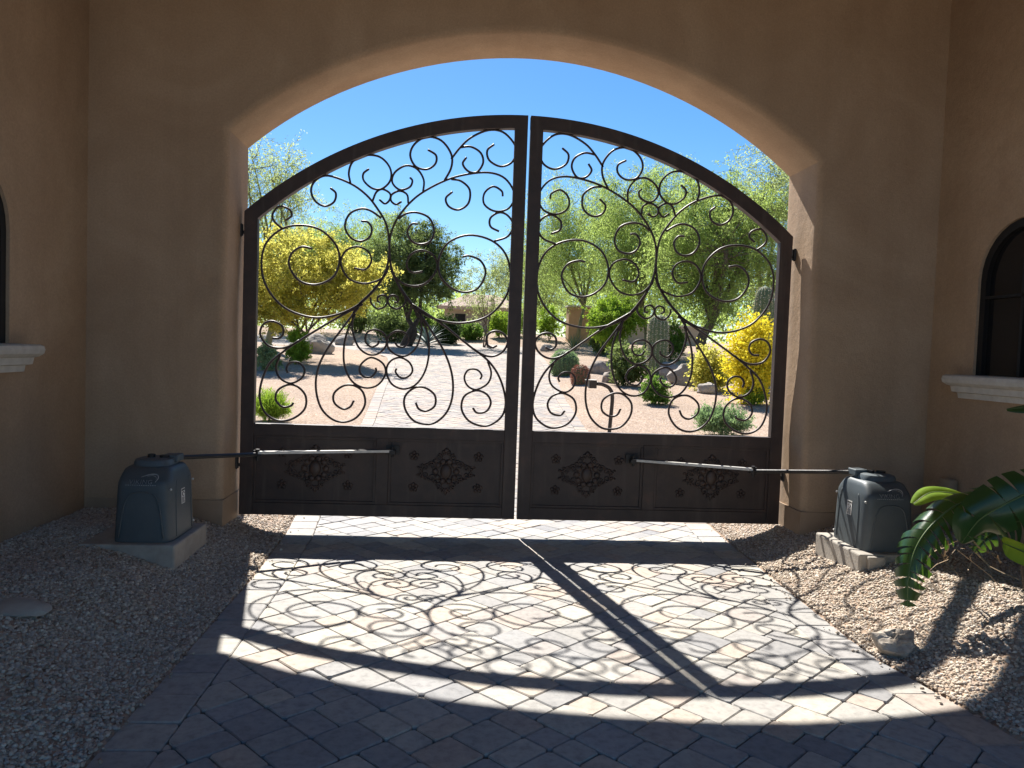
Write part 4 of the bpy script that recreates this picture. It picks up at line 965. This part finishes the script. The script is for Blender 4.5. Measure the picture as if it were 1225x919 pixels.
shrub(783, 484, 44, 37, 'small clipped bright green bush alone on the open gravel', 'l_green', 41, 5200, (0.055, 0.035))
shrub(750, 461, 58, 54, 'large dark green rounded shrub beside the tall ribbed cactus', 'l_olive', 42, 7500, (0.08, 0.045))
shrub(897, 484, 78, 118, 'bright yellow flowering shrub next to the grey boulder', 'l_bright', 43, 14000, (0.075, 0.055), nclump=120, cr=0.5, shell=0.6)
shrub(850, 464, 60, 56, 'yellow green flowering shrub spilling over the boulder', 'l_yellow', 44, 6000, (0.085, 0.055), Y=20.5, cr=0.38)
shrub(862, 521, 74, 36, 'low grey green mounding plant nearest the gate on gravel', 'l_grey', 45, 6500, (0.075, 0.022), nclump=150, cr=0.16, droop=-0.5)
shrub(533, 407, 40, 36, 'dark almost black clipped round bush beside the blue agave', 'l_dark', 46, 9000, (0.10, 0.06), Y=38.5, shell=0.2, nclump=160)
shrub(563, 410, 34, 20, 'low bright green bush right of the dark round bush at drive end', 'l_green', 47, 4500, (0.12, 0.07), Y=41)
shrub(597, 414, 34, 34, 'lime green bush at the drive end under the bare tree', 'l_lime', 48, 4500, (0.12, 0.06), Y=42)
shrub(628, 414, 40, 44, 'pale green bush behind the gate centre posts', 'l_palo', 49, 5000, (0.12, 0.05), Y=43)
shrub(655, 412, 30, 40, 'light green bush left of the tan pillar', 'l_lime', 50, 4500, (0.12, 0.05), Y=41.5)
shrub(468, 405, 60, 44, 'dark green hedge bush around the dark trunk', 'l_olive', 51, 6500, (0.12, 0.06), Y=39)
shrub(500, 404, 40, 38, 'green bush behind the blue agave', 'l_green', 52, 4500, (0.12, 0.06), Y=42.5)
shrub(424, 400, 50, 40, 'green bush at the far side of the drive behind the yellow tree', 'l_olive', 53, 5000, (0.12, 0.06), Y=44)
shrub(356, 428, 34, 42, 'lime green spiky bush beside the boulder under the yellow tree', 'l_lime', 54, 4500, (0.14, 0.03), Y=24, droop=-0.7)
shrub(320, 440, 36, 34, 'grey green shrub at the foot of the yellow tree', 'l_grey', 55, 4200, (0.09, 0.035), Y=22)
shrub(322, 503, 48, 30, 'bright lime grass clump low beside the gate on gravel', 'l_lime', 56, 5000, (0.15, 0.012), cr=0.18, droop=-0.9, name='grass_clump')
shrub(905, 470, 30, 26, 'small lime green shrub under the yellow flowering shrub', 'l_lime', 57, 2600, (0.06, 0.03), Y=17.5)
shrub(718, 420, 40, 46, 'olive green bush between the pillar and the dark shrub', 'l_olive', 58, 5000, (0.10, 0.05), Y=33)
shrub(800, 425, 50, 50, 'green bush behind the tall ribbed cactus', 'l_green', 59, 5500, (0.10, 0.05), Y=31)
shrub(940, 450, 60, 70, 'dense green bush behind the gate frame at the sunlit jamb', 'l_green', 60, 6000, (0.10, 0.05), Y=27)

# ribbed cacti
def ribbed(name, label, base, R, H, nrib, prof, spine_mat, seed, group=None, cat='cactus', nsp=26, sl=0.05, arms=()):
    root = empty(name, tuple(base), label, cat, group); bx, by, bz = base
    def column(cx, cy, z0, path=None, R=R, H=H):
        rows_ = []
        for t, s in prof:
            row = []
            for k in range(nrib*4):
                a = 2*math.pi*k/(nrib*4); rr = R*s*(1+0.085*math.cos(nrib*a)); row.append((cx+rr*math.cos(a), cy+rr*math.sin(a), z0+H*t))
            rows_.append(row)
        return rows_
    MB().rows(column(bx, by, bz-0.05), cap1=True).build('body', M['cactus'], root, smooth=True)
    g = np.random.default_rng(seed); C = []; D = []
    ts = [p[0] for p in prof]; ss = [p[1] for p in prof]
    for k in range(nrib):
        a = 2*math.pi*k/nrib
        for j in range(nsp):
            t = 0.02+0.97*(j+g.random()*0.4)/nsp; s = np.interp(t, ts, ss); rr = R*s*1.085; n_ = np.array([math.cos(a), math.sin(a), 0.2+0.8*(t > 0.9)])
            p = np.array([bx+rr*math.cos(a), by+rr*math.sin(a), bz-0.05+H*t])
            for q in range(5): d = n_*0.7+g.normal(0, 0.6, 3); d /= np.linalg.norm(d); C.append(p+d*sl*0.45); D.append(d)
    V, Fq = leaf_quads(np.array(C), np.array(D), sl, sl*0.16, g); me = np_mesh('spines', V-ORG[root.name], Fq)
    tag(link('spines', me, spine_mat, root), kind='stuff'); return root
SAG = [(0, 0.86), (0.1, 0.92), (0.3, 0.98), (0.6, 1.0), (0.8, 0.96), (0.9, 0.86), (0.95, 0.70), (0.985, 0.42), (1.0, 0.06)]
BAR = [(0, 0.70), (0.12, 0.88), (0.3, 0.98), (0.5, 1.0), (0.7, 0.93), (0.85, 0.74), (0.94, 0.48), (1.0, 0.08)]
b = ground(785, 449); s = b[1]/F_PX
ribbed('saguaro_cactus', 'tall ribbed column cactus beside the dark rounded shrub', b, 11.3*s, 75*s, 16, SAG, M['spine'], 61, 'ribbed column cacti', nsp=40, sl=0.07)
b = at_depth(912, 20.5); s = b[1]/F_PX; top = z_at(912, 340, 20.5)
ribbed('saguaro_cactus', 'tall ribbed column cactus rising behind the bright yellow shrub', b, 11.8*s, top-b[2], 16, SAG, M['spine'], 62, 'ribbed column cacti', nsp=44, sl=0.065)
b = ground(675, 449); s = b[1]/F_PX
ribbed('barrel_cactus', 'round green barrel cactus at the driveway edge below the yucca', b, 14.5*s, 32*s, 20, BAR, M['l_grey'], 63, 'barrel cacti', nsp=22, sl=0.11)
b = ground(694, 460); s = b[1]/F_PX
ribbed('barrel_cactus', 'small reddish spined barrel cactus beside the green one', b, 9.3*s, 25*s, 18, BAR, M['redspine'], 64, 'barrel cacti', nsp=24, sl=0.085)

# rosettes
def rosette_plant(name, label, base, R, n, mat, seed, wid, up=(0.15, 1.25), curve=0.25):
    root = empty(name, tuple(base), label, 'succulent'); g = random.Random(seed)
    L = 10; rows_ = []
    for i in range(L+1):
        t = i/L; w = wid*(0.55+0.75*t if t < 0.35 else 0.81*max(0.02, (1-t)/0.65)**0.85); y = t; z = -curve*t*t
        rows_.append([(-w, y, z+0.25*w), (-w*0.5, y, z), (0, y, z-0.2*w), (w*0.5, y, z), (w, y, z+0.25*w)])
    me = None
    for k in range(n):
        a = k*2.399963+g.uniform(-0.1, 0.1); el = up[0]+(up[1]-up[0])*(k/(n-1))**0.9; sc = R*(1-0.22*k/n)*g.uniform(0.88, 1.08)
        if me is None:
            o = MB().rows(rows_, closed=False).build('leaf', mat, None, smooth=True, fix=False); me = o.data; o.parent = root
        else: o = bpy.data.objects.new('leaf', me); COL.objects.link(o); o.parent = root
        o.rotation_euler = (el, 0, a); o.scale = (sc, sc, sc); o.location = (0, 0, 0.06*R+0.12*R*k/n)
    return root
b = at_depth(511, 36.5); rosette_plant('blue_agave', 'large blue agave rosette in front of the dark round bush', b, 33*36.5/F_PX, 34, M['agave'], 71, 0.075)
b = at_depth(686, 34); rosette_plant('spiky_yucca', 'spiky grey green rosette plant at the foot of the tan pillar', b, 26*34/F_PX, 60, M['yucca'], 72, 0.035, up=(0.05, 1.4), curve=0.08)
b = at_depth(440, 35); rosette_plant('blue_agave', 'smaller agave rosette between yellow tree and dark trunk', b, 0.5, 26, M['agave'], 73, 0.07)

# boulders
BG = 'boulders in the garden beyond the gate'
for px, py, wp, hp, sd, lb in ((824, 460, 44, 28, 81, 'large grey boulder beside the bright yellow shrub'), (800, 452, 26, 20, 82, 'grey boulder tucked behind the large one near column cactus'),
                               (716, 447, 30, 16, 83, 'low brown boulder behind the red barrel cactus'), (728, 458, 20, 15, 84, 'small tan rock between the red cactus and dark shrub'),
                               (380, 422, 36, 24, 85, 'brown boulder under the yellow tree'), (412, 414, 22, 14, 86, 'small rock on the gravel near the drive bend'),
                               (846, 470, 26, 12, 87, 'flat grey rock at the foot of the yellow shrub'), (655, 420, 16, 10, 88, 'small rock at the drive edge by the green barrel cactus')):
    b = ground(px, py); s = b[1]/F_PX
    rock('boulder', b, (wp*s/2, wp*s/2*0.8, hp*s/2*1.25), sd, M['rock2'] if sd not in (84, 83) else M['rock'], lb, 'boulder', 3, 0.30, BG)

# gooseneck keypad post beside the drive
b = at_depth(733, 10.6); b[2] = float(terrain(b[0], b[1]))
def kp(px, py): return Vector(on_y(px, py, 10.6))
post = empty('keypad_post', tuple(b), 'bronze gooseneck keypad post on the gravel beside the drive', 'keypad post')
MB().box((b[0]-0.10, b[1]-0.10, b[2]-0.02), (b[0]+0.10, b[1]+0.10, b[2]+0.02), 0.005).build('base_plate', M['iron'], post)
C = catmull([Vector((b[0], b[1], b[2])), Vector((b[0], b[1], b[2]+0.45)), kp(732.5, 478), kp(730, 466), kp(722, 460.5), kp(714, 459)], 6)
MB().tube(C, 0.027, 8).build('pole', M['iron'], post, smooth=True)
q = kp(709, 459); mb = MB().box((q.x-0.055, q.y-0.06, q.z-0.065), (q.x+0.05, q.y+0.06, q.z+0.045), 0.008); hd = mb.build('keypad_box', M['iron'], post)
MB().box((q.x-0.10, q.y-0.07, q.z+0.046), (q.x+0.055, q.y+0.07, q.z+0.054)).build('hood', M['steel'], hd)

# pillar and low wall
b = at_depth(690, 41); s = 41/F_PX; zt = z_at(690, 366, 41)
pil = empty('stucco_pillar', tuple(b), 'square tan stucco pillar with a flat cap beyond the garden', 'pillar')
hw = 12.5*s
MB().box((b[0]-hw, b[1]-hw, b[2]-0.2), (b[0]+hw, b[1]+hw, zt-0.10), 0.03).build('shaft', M['pillar'], pil)
MB().box((b[0]-hw-0.07, b[1]-hw-0.07, zt-0.098), (b[0]+hw+0.07, b[1]+hw+0.07, zt), 0.02).build('cap', M['sill'], pil)
wl = empty('garden_wall', (b[0]+4, 41.4, b[2]), 'low tan stucco wall running behind the pillar', 'wall')
MB().box((b[0]+hw+0.004, 41.2, b[2]-0.4), (b[0]+7, 41.5, b[2]+1.0)).build('wall_body', M['housewall'], wl)
MB().box((b[0]+hw+0.10, 41.15, b[2]+1.003), (b[0]+7.05, 41.55, b[2]+1.08)).build('coping', M['sill'], wl)

# distant house
Yh = 54.0; hb = at_depth(575, Yh); s = Yh/F_PX; zr = z_at(575, 354, Yh); ze = z_at(575, 368, Yh); z0 = z_at(575, 400, Yh)
hs = empty('distant_house', (hb[0], Yh, z0), 'far tan house with a pale tiled roof behind the bare tree', 'house')
x0, x1 = hb[0]-2.6, hb[0]+2.6
MB().box((x0, Yh, z0-1.5), (x1, Yh+3.5, ze)).build('wall', M['housewall'], hs)
mb = MB().add([(x0-.5, Yh-.5, ze), (x1+.5, Yh-.5, ze), (x1+.5, Yh+4, ze), (x0-.5, Yh+4, ze), (x0+1.6, Yh+1.75, zr+0.2), (x1-1.6, Yh+1.75, zr+0.2)], [(0, 1, 5, 4), (2, 3, 4, 5), (3, 0, 4), (1, 2, 5), (3, 2, 1, 0)])
mb.box((x0-.52, Yh-.53, ze-0.22), (x1+.52, Yh-.50, ze+0.02)).build('roof', M['houseroof'], hs)
for xx in (-1.5, 0.9):
    w_ = MB().box((hb[0]+xx-0.35, Yh-0.05, ze-1.3), (hb[0]+xx+0.35, Yh-0.004, ze-0.5)).build('window', M['frame'], hs)
